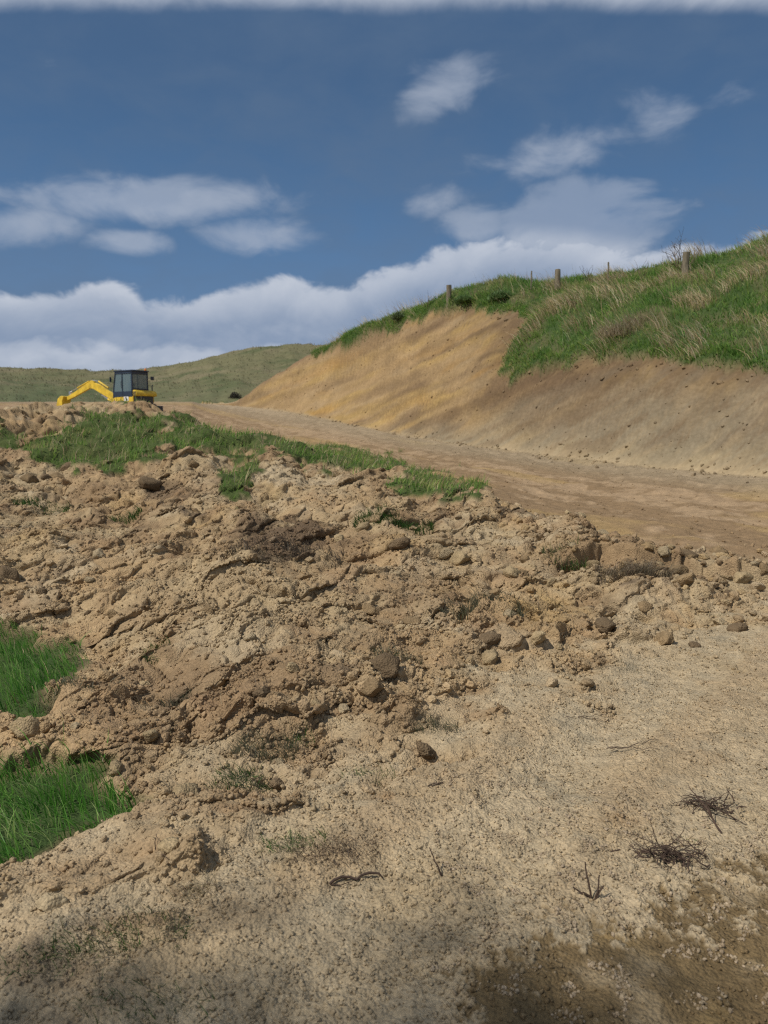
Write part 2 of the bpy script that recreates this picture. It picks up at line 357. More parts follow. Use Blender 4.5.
def soil_mat(name, bump=.5, fine=1.0, rand=False, dist=.012, lo=.74, hi=1.21):
    m, nt, b = new_mat(name)
    at_ = nt.nodes.new('ShaderNodeAttribute'); at_.attribute_name = 'Col'
    tc = nt.nodes.new('ShaderNodeNewGeometry')
    pos = tc.outputs['Position']
    n1 = nt.nodes.new('ShaderNodeTexNoise'); n1.inputs['Scale'].default_value = 55 * fine; n1.inputs['Detail'].default_value = 6; n1.inputs['Roughness'].default_value = .7
    n2 = nt.nodes.new('ShaderNodeTexNoise'); n2.inputs['Scale'].default_value = 9 * fine; n2.inputs['Detail'].default_value = 5
    v = nt.nodes.new('ShaderNodeTexVoronoi'); v.inputs['Scale'].default_value = 85 * fine
    for n in (n1, n2, v): nt.links.new(pos, n.inputs['Vector'])
    mr = nt.nodes.new('ShaderNodeMapRange'); mr.inputs['From Min'].default_value = .3; mr.inputs['From Max'].default_value = .7; mr.inputs['To Min'].default_value = lo; mr.inputs['To Max'].default_value = hi
    nt.links.new(n1.outputs['Fac'], mr.inputs['Value'])
    mr2 = nt.nodes.new('ShaderNodeMapRange'); mr2.inputs['From Min'].default_value = .3; mr2.inputs['From Max'].default_value = .7; mr2.inputs['To Min'].default_value = .88; mr2.inputs['To Max'].default_value = 1.1
    nt.links.new(n2.outputs['Fac'], mr2.inputs['Value'])
    mu = nt.nodes.new('ShaderNodeMath'); mu.operation = 'MULTIPLY'
    nt.links.new(mr.outputs[0], mu.inputs[0]); nt.links.new(mr2.outputs[0], mu.inputs[1])
    last = mu.outputs[0]
    if rand:
        oi = nt.nodes.new('ShaderNodeObjectInfo')
        mr3 = nt.nodes.new('ShaderNodeMapRange'); mr3.inputs['To Min'].default_value = .8; mr3.inputs['To Max'].default_value = 1.2
        nt.links.new(oi.outputs['Random'], mr3.inputs['Value'])
        mu2 = nt.nodes.new('ShaderNodeMath'); mu2.operation = 'MULTIPLY'
        nt.links.new(last, mu2.inputs[0]); nt.links.new(mr3.outputs[0], mu2.inputs[1]); last = mu2.outputs[0]
    vm = nt.nodes.new('ShaderNodeVectorMath'); vm.operation = 'SCALE'
    nt.links.new(at_.outputs['Color'], vm.inputs[0]); nt.links.new(last, vm.inputs['Scale'])
    nt.links.new(vm.outputs[0], b.inputs['Base Color'])
    b.inputs['Roughness'].default_value = .95; b.inputs['Specular IOR Level'].default_value = .12
    ad = nt.nodes.new('ShaderNodeMath'); ad.operation = 'SUBTRACT'
    nt.links.new(n1.outputs['Fac'], ad.inputs[0]); nt.links.new(v.outputs['Distance'], ad.inputs[1])
    bp = nt.nodes.new('ShaderNodeBump'); bp.inputs['Strength'].default_value = bump; bp.inputs['Distance'].default_value = dist
    nt.links.new(ad.outputs[0], bp.inputs['Height']); nt.links.new(bp.outputs[0], b.inputs['Normal'])
    return m

M_SOIL = soil_mat('soil', .75, lo=.70, hi=1.24)
M_CLOD = soil_mat('clod_soil', .75, 1.0, True)
M_FAR = soil_mat('bank_soil', .4, .10, False, .07, .86, 1.12)

def grass_mat():
    m, nt, b = new_mat('grass_blade')
    a = nt.nodes.new('ShaderNodeAttribute'); a.attribute_name = 'Col'
    nt.links.new(a.outputs['Color'], b.inputs['Base Color'])
    b.inputs['Roughness'].default_value = .5; b.inputs['Specular IOR Level'].default_value = .3
    tr_ = nt.nodes.new('ShaderNodeBsdfTranslucent'); nt.links.new(a.outputs['Color'], tr_.inputs['Color'])
    mx = nt.nodes.new('ShaderNodeMixShader'); mx.inputs[0].default_value = .45
    nt.links.new(b.outputs[0], mx.inputs[1]); nt.links.new(tr_.outputs[0], mx.inputs[2])
    nt.links.new(mx.outputs[0], nt.nodes['Material Output'].inputs['Surface'])
    return m
M_GRASS = grass_mat()

def plain(name, col, rough=.5, metal=0, spec=.4, var=0.15, scale=6):
    m, nt, b = new_mat(name)
    n = nt.nodes.new('ShaderNodeTexNoise'); n.inputs['Scale'].default_value = scale; n.inputs['Detail'].default_value = 6
    tc = nt.nodes.new('ShaderNodeTexCoord'); nt.links.new(tc.outputs['Object'], n.inputs['Vector'])
    mr = nt.nodes.new('ShaderNodeMapRange'); mr.inputs['To Min'].default_value = 1 - var; mr.inputs['To Max'].default_value = 1 + var
    mr.inputs['From Min'].default_value = .3; mr.inputs['From Max'].default_value = .7
    nt.links.new(n.outputs['Fac'], mr.inputs['Value'])
    vm = nt.nodes.new('ShaderNodeVectorMath'); vm.operation = 'SCALE'; vm.inputs[0].default_value = col
    nt.links.new(mr.outputs[0], vm.inputs['Scale']); nt.links.new(vm.outputs[0], b.inputs['Base Color'])
    b.inputs['Roughness'].default_value = rough; b.inputs['Metallic'].default_value = metal; b.inputs['Specular IOR Level'].default_value = spec
    return m

# ------------------------------------------------------------------ object helpers
def tag(ob, label=None, cat=None, group=None, kind=None):
    if label: ob['label'] = label
    if cat: ob['category'] = cat
    if group: ob['group'] = group
    if kind: ob['kind'] = kind
    return ob

def np_mesh(name, V, F, colors=None, mat=None, smooth=True):
    """V (n,3), F (m,k) index array, all faces with the same number of corners"""
    me = bpy.data.meshes.new(name)
    n, (m, k) = len(V), F.shape
    me.vertices.add(n); me.vertices.foreach_set('co', np.ascontiguousarray(V, np.float32).ravel())
    me.loops.add(m * k); me.loops.foreach_set('vertex_index', np.ascontiguousarray(F, np.int32).ravel())
    me.polygons.add(m)
    me.polygons.foreach_set('loop_start', np.arange(0, m * k, k, dtype=np.int32))
    me.polygons.foreach_set('use_smooth', np.full(m, smooth, bool))
    if colors is not None:
        a = me.color_attributes.new('Col', 'FLOAT_COLOR', 'POINT')
        cc = np.ones((n, 4), np.float32); cc[:, :3] = colors
        a.data.foreach_set('color', cc.ravel())
    me.update(calc_edges=True)
    if mat: me.materials.append(mat)
    return me

def link(name, me, parent=None):
    ob = bpy.data.objects.new(name, me); COL.objects.link(ob)
    if parent: ob.parent = parent
    return ob

# ------------------------------------------------------------------ the ground, split by what it is
idx = np.arange(NR * NC).reshape(NR, NC)
quad = np.stack([idx[:-1, :-1], idx[:-1, 1:], idx[1:, 1:], idx[1:, :-1]], -1)
def fcorner(a): return a[:-1, :-1]
zone = np.zeros((NR - 1, NC - 1), int)                                # foreground soil
zone[fcorner(rough) > .5] = 1                                         # spoil
zone[fcorner((DD > railf(iC) * 1.06))] = 2                            # track
zone[fcorner(DD > railf(iE))] = 3                                     # cut face
zone[fcorner((m_hill > .5) & (DD > railf(iE)))] = 4
zone[fcorner(np.broadcast_to(np.abs(azA)[None, :] > rad(100), Z.shape))] = 0
Vall = P.reshape(-1, 3); Call = c.reshape(-1, 3)
for z_, nm, lab, cat, mat in [(0, 'soil_ground', 'pale crumbly bare soil with a damp brown patch in the foreground', 'ground', M_SOIL),
                              (1, 'spoil_heap', 'lumpy bank of dug brown and tan spoil left of the track', 'earth', M_SOIL),
                              (2, 'dirt_track', 'streaked bare dirt track climbing between spoil heap and cut bank', 'track', M_SOIL),
                              (3, 'cut_bank', 'scraped ochre and brown clay cut face below the grassy hill', 'bank', M_FAR),
                              (4, 'hillside', 'steep turf hillside above the clay cut', 'hill', M_FAR)]:
    q = quad[zone == z_]
    if not len(q): continue
    u, inv = np.unique(q, return_inverse=True)
    me = np_mesh(nm, Vall[u], inv.reshape(q.shape), Call[u], mat)
    tag(link(nm, me), lab, cat, kind='structure')

# normals of the displaced grid, used to seat things
def grid_normals():
    du = np.zeros_like(P); dv = np.zeros_like(P)
    du[:, 1:-1] = P[:, 2:] - P[:, :-2]; dv[1:-1] = P[2:] - P[:-2]
    n = np.cross(du, dv); n /= np.linalg.norm(n, axis=-1, keepdims=True) + 1e-12
    return n * np.sign(n[..., 2:3] + 1e-9)
NRM = grid_normals()

def surf(az, d):
    """point, colour, normal of the built ground at azimuth, distance"""
    fi = np.interp(d, dR, np.arange(NR)); fj = np.interp(az, azA, np.arange(NC))
    i = np.clip(fi.astype(int), 0, NR - 2); j = np.clip(fj.astype(int), 0, NC - 2)
    a = (fi - i)[:, None]; b = (fj - j)[:, None]
    def bl(A): return (A[i, j] * (1 - b) + A[i, j + 1] * b) * (1 - a) + (A[i + 1, j] * (1 - b) + A[i + 1, j + 1] * b) * a
    return bl(P), bl(c), bl(NRM), i, j

def spot(px, py):
    """nearest ground point that shows at this pixel: position and normal"""
    m = ((PXd - px) ** 2 + (PYd - py) ** 2) < 4.5
    m &= (np.abs(AZ) < rad(40))
    if not m.any():
        m = ((PXd - px) ** 2 + (PYd - py) ** 2) < 60
    ii = np.argwhere(m)
    dd = PZd[m]
    k = np.argmin(dd)
    i, j = ii[k]
    return Vector(P[i, j]), Vector(NRM[i, j])

# far hill across the valley
def far_hill():
    az = np.radians(np.linspace(-80, 14, 420)); dd = np.concatenate([np.linspace(80, 215, 190), np.linspace(217, 420, 40)])
    sky = [(-900, 352), (-400, 358), (-200, 366), (0, 368), (60, 369), (120, 372), (150, 371), (172, 367), (200, 360), (230, 352), (250, 349), (290, 347), (330, 347), (400, 352), (560, 362)]
    q = sorted(at(px, py, d=205) for px, py in sky)
    zs = np.interp(az, [t[0] for t in q], [t[2] for t in q])
    k = np.hanning(15); k /= k.sum(); zs = np.convolve(np.pad(zs, 7, mode='edge'), k, 'valid')
    Zf = np.empty((len(dd), len(az)))
    for j in range(len(az)):
        Zf[:, j] = pchip(np.array([75, 100, 130, 170, 205, 260, 430.]), np.array([-5, -1, 5.4 * zs[j] / 16, zs[j] * .7, zs[j], zs[j] - 5, zs[j] - 30]), dd)
    A, D = np.meshgrid(az, dd)
    x = np.sin(A) * D; y = np.cos(A) * D
    gul = fbm(A * 40, D * .03, 1., 3, 501)
    Zf += 1.3 * fbm(x, y, 30, 4, 502) * (D < 203) + .6 * gul + .18 * fbm(x, y, 2.5, 3, 504)
    col = np.zeros(x.shape + (3,)) + np.array((.165, .155, .08))
    col = mixc(col, (.21, .18, .105), sst(-.1, .4, fbm(x, y, 22, 4, 505)))
    col = mixc(col, (.10, .115, .052), sst(0, .35, fbm(x, y, 12, 5, 506, .6)) * .85)
    col = mixc(col, (.075, .105, .05), sst(14, 40, 40 - np.hypot(A * 57.3 + 27, (Zf - 4) * 2.2) + 10 * fbm(x, y, 8, 3, 507)) * .7)
    col *= .86 * (1 + .16 * fbm(x, y, 1.8, 3, 508) + .12 * fbm(A * 300, D * .1, 1., 2, 509))[..., None]
    ii = np.arange(x.size).reshape(x.shape)
    F = np.stack([ii[:-1, :-1], ii[:-1, 1:], ii[1:, 1:], ii[1:, :-1]], -1).reshape(-1, 4)
    me = np_mesh('far_hill', np.stack([x, y, Zf], -1).reshape(-1, 3), F, np.clip(col, .01, .5).reshape(-1, 3), M_FAR)
    tag(link('far_hill', me), 'smooth olive pasture ridge across the valley behind the excavator', 'hill', kind='structure')
    return az, dd, Zf
fh = far_hill()

# the wide country the hills stand on
def ground_sheet():
    a = np.radians(np.linspace(0, 360, 73)); r = np.array([100, 300, 900, 2500, 6000.])
    A, D = np.meshgrid(a, r)
    V = np.stack([np.sin(A) * D, np.cos(A) * D, np.full(A.shape, -11.) + 2 * np.sin(A * 3)], -1).reshape(-1, 3)
    ii = np.arange(A.size).reshape(A.shape)
    F = np.stack([ii[:-1, :-1], ii[:-1, 1:], ii[1:, 1:], ii[1:, :-1]], -1).reshape(-1, 4)
    me = np_mesh('ground', V, F, np.zeros((A.size, 3)) + np.array((.08, .085, .04)), M_FAR)
    tag(link('ground', me), 'wide pasture country below the hills', 'ground', kind='structure')
ground_sheet()

# ------------------------------------------------------------------ grass
def blades(base, nrm, length, width, col, lean, lean_amt, curl=.6, tipcol=None, seg=3):
    """one mesh of tapering bent blades; all arguments per blade"""
    n = len(base)
    yaw = R.uniform(0, 2 * math.pi, n)
    side = np.stack([np.cos(yaw), np.sin(yaw), np.zeros(n)], -1)
    up = nrm * .35 + np.array([0, 0, .65]); up /= np.linalg.norm(up, axis=1, keepdims=True)
    ln = lean * lean_amt[:, None]
    V = np.empty((n, seg * 2 + 1, 3)); Cc = np.empty((n, seg * 2 + 1, 3))
    p = base - up * .02
    dirv = up + ln * .35
    dirv /= np.linalg.norm(dirv, axis=1, keepdims=True)
    for k in range(seg + 1):
        t = k / seg
        wd = width * (1 - t ** 1.6) * .5
        shade = (lerp(.8, 1.12, t)) if tipcol is None else None
        cc = col * 1.0 if tipcol is None else col + (tipcol - col) * t ** 1.5
        if k < seg:
            V[:, 2 * k] = p - side * wd[:, None]; V[:, 2 * k + 1] = p + side * wd[:, None]
            Cc[:, 2 * k] = cc; Cc[:, 2 * k + 1] = cc
        else:
            V[:, 2 * k] = p; Cc[:, 2 * k] = cc
        p = p + dirv * (length / seg)[:, None]
        dirv = dirv + ln * curl - np.array([0, 0, 1.0]) * (lean_amt * curl * .45)[:, None]
        dirv /= np.linalg.norm(dirv, axis=1, keepdims=True)
    m = seg * 2 + 1
    b0 = (np.arange(n) * m)[:, None]
    tris = []
    for k in range(seg - 1):
        tris += [(2 * k, 2 * k + 1, 2 * k + 3), (2 * k, 2 * k + 3, 2 * k + 2)]
    tris.append((2 * seg - 2, 2 * seg - 1, 2 * seg))
    F = (b0[:, None] + np.array(tris)[None]).reshape(-1, 3)
    return V.reshape(-1, 3), F, np.clip(Cc.reshape(-1, 3), .004, .8)

def unit_lean(n, ang, spread):
    a = ang + R.normal(0, spread, n)
    return np.stack([np.cos(a), np.sin(a), np.zeros(n)], -1)

def scatter(mask, n, dmin, dmax, amin=-36, amax=36, power=None):
    """parameters (az, d) drawn where mask is high, evenly by area"""
    sel = (DD > dmin) & (DD < dmax) & (AZ > rad(amin)) & (AZ < rad(amax)) & (mask > .02)
    ii = np.argwhere(sel)
    w = mask[sel] * DD[sel] * np.gradient(dR)[ii[:, 0]] * np.gradient(azA)[ii[:, 1]]
    if power is not None: w = w * power[sel]
    k = R.choice(len(ii), n, p=w / w.sum())
    i, j = ii[k, 0], ii[k, 1]
    d = dR[i] + (R.random(n) - .5) * np.gradient(dR)[i]; a = azA[j] + (R.random(n) - .5) * np.gradient(azA)[j]
    return a, d

GREEN = np.array([[.030, .085, .014], [.045, .115, .018], [.065, .145, .028], [.085, .16, .035], [.026, .070, .016]])
DRY = np.array([[.38, .31, .19], [.31, .25, .15], [.46, .39, .26], [.24, .19, .11]])

def col_pick(pal, n, x=None, y=None, lam=.3, seed=600):
    if x is None: k = R.integers(0, len(pal), n)
    else:
        f = fbm(x, y, lam, 3, seed) * 1.1 + .5 + R.normal(0, .18, n)
        k = np.clip((f * len(pal)).astype(int), 0, len(pal) - 1)
    return pal[k] * R.uniform(.75, 1.25, (n, 1)) * R.uniform(.93, 1.07, (n, 3))

def grass_object(name, parts, label, cat, kind='stuff', group=None):
    V = []; F = []; Cc = []; o_ = 0
    for v, f, k in parts:
        V.append(v); F.append(f + o_); Cc.append(k); o_ += len(v)
    me = np_mesh(name, np.concatenate(V), np.concatenate(F), np.concatenate(Cc), M_GRASS)
    return tag(link(name, me), label, cat, group, kind)

def field(mask, n, dmin, dmax, lmin, lmax, wmin, wmax, pal, lam, lean_ang, spread, lamt, seed, amin=-36, amax=36, clump=None, curl=.6, dip=0):
    a, d = scatter(mask, n, dmin, dmax, amin, amax, clump)
    p, _, nr, i, j = surf(a, d)
    n = len(a)
    hmod = np.clip(.75 + .55 * fbm(p[:, 0], p[:, 1], lam * 1.6, 2, seed), .35, 1.4)
    L = R.uniform(lmin, lmax, n) * hmod
    ang = lean_ang + 1.3 * fbm(p[:, 0], p[:, 1], lam * 2.2, 2, seed + 3)
    lean = np.stack([np.cos(ang + R.normal(0, spread, n)), np.sin(ang + R.normal(0, spread, n)), np.zeros(n)], -1)
    amt = np.clip(lamt + R.normal(0, .2, n) + .5 * fbm(p[:, 0], p[:, 1], lam * 1.5, 2, seed + 5), .05, 1.3)
    cl = col_pick(pal, n, p[:, 0], p[:, 1], lam, seed + 9)
    return blades(p - np.array([0, 0, dip]), nr, L, R.uniform(wmin, wmax, n), cl, lean, amt, curl, cl * np.array([1.5, 1.3, 1.2]))

HG = np.array([1.16, 1.08, 1.]) * np.array([[.105, .225, .055], [.15, .29, .07], [.20, .33, .09], [.25, .33, .12], [.33, .34, .18]])
PAL_L = np.array([[.065, .19, .028], [.09, .245, .035], [.12, .30, .05], [.18, .35, .08], [.27, .37, .14]])
up_mask = m_left * (poly_sd(PX, PY, G_UP) < 25)
lo_mask = m_left * (poly_sd(PX, PY, G_LOW) < 25)
grass_object('pasture_grass', [field(lo_mask, 15000, 1.6, 8, .12, .32, .004, .0095, PAL_L, .25, rad(215), .8, .55, 610, -60, 0), field(lo_mask, 500, 1.6, 8, .12, .34, .003, .006, DRY, .25, rad(215), .9, .6, 615, -60, 0)],
             'long bright green pasture grass at the lower left edge, beside the spoil', 'grass')
grass_object('pasture_grass', [field(up_mask, 12500, 3.5, 12, .12, .30, .005, .010, PAL_L, .25, rad(215), .8, .55, 620, -60, 0), field(up_mask, 600, 3.5, 12, .12, .34, .004, .007, DRY, .25, rad(215), .9, .6, 625, -60, 0)],
             'green pasture grass patch at the left edge, higher up against the spoil', 'grass')
grass_object('berm_grass', [field(m_berm * sst(-.3, .15, fbm(X, Y, .55, 3, 414) + .05), 14000, 8.5, 26, .10, .30, .010, .021, HG * np.array([.85, .92, .8]), .5, rad(290), .9, .6, 630, -36, 12),
                            field(m_berm, 2200, 8.5, 26, .2, .4, .008, .014, DRY * 1.2, .7, rad(310), 1.1, .6, 633, -36, 12)],
             'turf and torn green sods along the crest of the spoil heap', 'grass')
hill_dense = np.where(face_t < .95, 1, .8) * (DD < railf(iG) + 5)
near_lip = m_hill * (gsd_hill > -9) * (DD < railf(iG))
fringe = m_hill * (DD < railf(iG) + 4)
tus = sst(.05, .4, fbm(X, Y, 1.5, 3, 640))
grass_object('hillside_grass', [field(fringe * hill_dense, 50000, 16, 56, .16, .42, .016, .036, HG, 1.3, rad(215), .8, .65, 641, -10, 34),
                                field(near_lip, 7000, 16, 56, .15, .4, .014, .03, HG[:3], 1., rad(240), .5, .9, 645, -10, 34)],
             'thick green grass over the hillside above the clay cut', 'grass')
band = np.exp(-((PY - (345 - (PX - 540) * .16)) / 42.) ** 2) * sst(510, 560, PX)
grass_object('dry_grass', [field(fringe * tus * (.25 + band), 7500, 16, 56, .4, 1.05, .012, .024, DRY * 1.45, 1.3, rad(165), .6, .85, 651, -10, 34, curl=.45),
                           field(fringe * (face_t > .9), 900, 16, 56, .4, .9, .008, .014, DRY * .8, 1.3, rad(170), .5, .2, 655, -8, 34, curl=.2)],
             'pale dry grass stalks leaning through the green hillside turf', 'grass')
def far_tufts():
    az, dd, Zf = fh
    n = 9000
    a = R.uniform(-.75, .02, n); d = 120 + 90 * R.random(n) ** .8
    fi = np.interp(d, dd, np.arange(len(dd))); fj = np.interp(a, az, np.arange(len(az)))
    z = Zf[fi.astype(int), fj.astype(int)]
    p = np.stack([np.sin(a) * d, np.cos(a) * d, z], -1)
    cl = col_pick(np.array([[.20, .20, .10], [.24, .22, .115], [.29, .25, .145], [.32, .28, .17]]), n, p[:, 0], p[:, 1], 9, 660)
    ln = unit_lean(n, 3.6, .8)
    return blades(p, np.tile([0, 0, 1.], (n, 1)), R.uniform(.25, .6, n), R.uniform(.10, .25, n), cl, ln, R.uniform(.2, .9, n), .6)
grass_object('rough_pasture', [far_tufts()], 'rough olive tufts covering the far pasture ridge', 'grass')

# ------------------------------------------------------------------ clods and crumbs
def ico(sub):
    bm = bmesh.new(); bmesh.ops.create_icosphere(bm, subdivisions=sub, radius=1)
    V = np.array([v.co[:] for v in bm.verts]); F = np.array([[v.index for v in f.verts] for f in bm.faces]); bm.free()
    return V, F
I0, F0 = ico(1); I2, F2 = ico(3); I3, F3 = ico(4)

def lump(V, seed, amp=.38, fine=.17, flat=.72):
    q = V + 0.0
    rr = np.random.default_rng(seed)
    o1, o2, o3 = rr.uniform(0, 50, 3)
    def n3(f, k):     # three crossed sheets of noise stand in for solid noise
        return (pn(q[:, 0] * f + o1, q[:, 1] * f + o2 + q[:, 2] * f * .7, k) + pn(q[:, 1] * f + o3, q[:, 2] * f + o1 - q[:, 0] * f * .6, k + 1) + pn(q[:, 2] * f + o2, q[:, 0] * f + o3 + q[:, 1] * f * .5, k + 2)) / 1.8
    w = 1 + amp * n3(.9, seed) + amp * .5 * n3(1.9, seed + 5)
    out = q * w[:, None]
    for _ in range(9):
        nrm = rr.normal(size=3); nrm /= np.linalg.norm(nrm)
        d = out @ nrm; lim = rr.uniform(.5, .85)
        out -= nrm[None] * (np.clip(d - lim, 0, None) * .85)[:, None]
    out *= (1 + fine * (n3(3.6, seed + 9) + .6 * n3(7.5, seed + 13) + .45 * n3(14., seed + 17)))[:, None]
    return out * np.array([rr.uniform(.85, 1.35), rr.uniform(.75, 1.05), flat * rr.uniform(.8, 1.15)])

LUMPS = [lump(I2, s) for s in range(10)]
SMALL = [lump(I0, 40 + s, .4, .2, .8) for s in range(12)]

def rot_mats(n, tilt=.6):
    yaw = R.uniform(0, 2 * math.pi, n); t = R.normal(0, tilt, n); s = R.normal(0, tilt, n)
    cy, sy = np.cos(yaw), np.sin(yaw); ct_, st_ = np.cos(t), np.sin(t); cs, ss = np.cos(s), np.sin(s)
    Zm = np.zeros((n, 3, 3)); Zm[:, 0, 0] = cy; Zm[:, 0, 1] = -sy; Zm[:, 1, 0] = sy; Zm[:, 1, 1] = cy; Zm[:, 2, 2] = 1
    Xm = np.zeros((n, 3, 3)); Xm[:, 0, 0] = 1; Xm[:, 1, 1] = ct_; Xm[:, 1, 2] = -st_; Xm[:, 2, 1] = st_; Xm[:, 2, 2] = ct_
    Ym = np.zeros((n, 3, 3)); Ym[:, 1, 1] = 1; Ym[:, 0, 0] = cs; Ym[:, 0, 2] = ss; Ym[:, 2, 0] = -ss; Ym[:, 2, 2] = cs
    return Zm @ Xm @ Ym

def many(shapes, faces, p, size, col, sink=.25, tilt=.6):
    n = len(p); M = rot_mats(n, tilt)
    which = R.integers(0, len(shapes), n)
    V = np.empty((n, len(shapes[0]), 3))
    for k, s in enumerate(shapes):
        m = which == k
        V[m] = np.einsum('nij,vj->nvi', M[m], s) * size[m][:, None, None]
    V += (p + np.array([0, 0, 1.]) * (size * (.55 - sink))[:, None])[:, None, :]
    F = (np.arange(n) * V.shape[1])[:, None, None] + faces[None]
    Cc = np.repeat(col, V.shape[1], 0)
    return V.reshape(-1, 3), F.reshape(-1, 3), Cc

SOILS = np.array([[.375, .28, .17], [.35, .245, .14], [.40, .31, .20], [.29, .20, .115], [.21, .14, .08], [.38, .265, .13], [.25, .17, .098]])
def soil_object(name, parts, label, cat):
    V = []; F = []; Cc = []; o_ = 0
    for v, f, k in parts:
        V.append(v); F.append(f + o_); Cc.append(k); o_ += len(v)
    me = np_mesh(name, np.concatenate(V), np.concatenate(F), np.concatenate(Cc), M_SOIL)
    return tag(link(name, me), label, cat, None, 'stuff')

def clod_set(mask, n, dmin, dmax, smin, smax, shapes, faces, pw=2.2, blend=.6, power=None, sink=.25, amin=-32, amax=40, pal=None):
    a, d = scatter(mask, n, dmin, dmax, amin, amax, power)
    p, cc, nr, i, j = surf(a, d)
    s = smin + (smax - smin) * R.random(n) ** pw
    pal = SOILS if pal is None else pal
    col = lerp(pal[R.integers(0, len(pal), n)], cc, blend) * R.uniform(.85, 1.15, (n, 1))
    return many(shapes, faces, p, s, np.clip(col, .02, .6), sink)

nog = 1 - np.clip(grass * 1.5, 0, 1)
near_w = 1 / np.clip(DD, 2, 20) ** 1.2
soil_object('soil_crumbs', [
    clod_set(fore * nog * (1 - .4 * wet) * (.25 + cr), 52000, 1.3, 9, .0014, .010, SMALL, F0, 4.0, .85, near_w),
    clod_set(sst(.25, .6, fbm(X, Y, .09, 3, 430) + .15) * (DD < 3.4) * (PX > 430), 9000, 1.3, 3.4, .0014, .009, SMALL, F0, 3.5, .0, None, .25, 0, 36, pal=np.array([[.40, .312, .212], [.36, .28, .18], [.33, .25, .16]])),
    clod_set(rough * nog * (.25 + patch) * (1 - .5 * smooth_p), 55000, 2.2, 16, .003, .022, SMALL, F0, 3.2, .8, near_w),
    clod_set(track * nog, 2200, 8, 30, .006, .03, SMALL, F0, 4, .85, near_w)],
    'countless small crumbs of dry soil strewn over the bare ground', 'soil')
edge = np.exp(-((DD / railf(iC) - .99) / .10) ** 2) * (PX > 480)
soil_object('small_clods', [
    clod_set(rough * nog * (.3 + patch), 900, 2.2, 20, .015, .055, LUMPS, F2, 2.2, .8, 1 / np.clip(DD, 2, 20) ** .6),
    clod_set(edge * nog, 500, 6, 12, .02, .07, LUMPS, F2, 1.6, .5, None)],
    'small broken clods scattered through the rubble of the spoil heap', 'soil')

lip = (gsd_hill > -1) * (gsd_hill < 12) * (DD > railf(iE) * 1.05) * (DD < railf(iG)) * (PX > 490)
toe = np.exp(-(np.clip(face_t, -1, 1) / .05) ** 2) * (DD > railf(iD) * 1.2)
soil_object('slumped_clods', [
    clod_set(lip * 1., 80, 15, 45, .02, .09, LUMPS, F2, 2.6, .75, None, .3, 0, 34),
    clod_set(toe * (AZ > rad(-9)), 380, 14, 52, .015, .08, LUMPS, F2, 3.6, .85, None, .3, -9, 34),
    clod_set(face * (face_t < .9), 500, 14, 50, .015, .06, SMALL, F0, 3.0, .85, None, .3, -9, 34)],
    'clods and crumbs fallen along the foot and the turf lip of the clay cut', 'soil')
def litter(mask, n, dmin, dmax, pal, wlo, whi, llo, lhi, power):
    a, d = scatter(mask, n, dmin, dmax, -30, 30, power)
    p, _, nr, _, _ = surf(a, d)
    cl = col_pick(pal, n)
    return blades(p + np.array([0, 0, .006]), nr * .2 + R.normal(0, .5, (n, 3)) * np.array([1, 1, .1]), R.uniform(llo, lhi, n), R.uniform(wlo, whi, n), cl, unit_lean(n, 0, 3), R.uniform(.9, 1.6, n), .8, None)
LIT = np.array([[.24, .19, .12], [.16, .12, .08], [.09, .065, .045], [.30, .25, .16], [.06, .045, .035]])
scrap = sst(.05, .45, fbm(X, Y, .55, 3, 440))
grass_object('root_litter', [litter((fore * (1 - wet)) * nog * (.12 + scrap), 2600, 1.5, 9, LIT, .0012, .0028, .02, .075, near_w),
                             litter(rough * nog * (.1 + scrap), 3800, 2.2, 20, LIT, .002, .005, .04, .16, near_w)],
             'fine dry roots and straw scraps strewn over the dug soil', 'litter')

# clods one can pick out, each an object
CM = []
for s in range(8):
    for col in ((.32, .24, .135), (.225, .158, .086), (.36, .28, .17), (.16, .113, .066)):
        v = LUMPS[s]
        cv_ = np.tile(col, (len(v), 1)) * (1 + .25 * pn(v[:, 0] * 2.3 + s, v[:, 1] * 2.3 + v[:, 2] * 2, 5))[:, None]
        CM.append(np_mesh('clod', v, F2, cv_, M_CLOD))
def place_clod(p, n, size, mesh, label, group=None, sink=.3, yaw=None):
    ob = link('clod', mesh)
    ob.location = p + Vector((0, 0, size * (.55 - sink)))
    ob.scale = (size, size, size)
    ob.rotation_euler = (random.gauss(0, .35), random.gauss(0, .35), random.uniform(0, 6.28) if yaw is None else yaw)
    tag(ob, label, 'clod', group)
    return ob

def clod_group(mask, n, dmin, dmax, smin, smax, label, group, dark_p=.4, power=None, amin=-27, amax=27):
    a, d = scatter(mask, n, dmin, dmax, amin, amax, power)
    p, cc, nr, i, j = surf(a, d)
    for k in range(n):
        s = smin + (smax - smin) * random.random() ** 2
        place_clod(Vector(p[k]), Vector(nr[k]), s, random.choice(CM), label, group, sink=random.uniform(.3, .6))

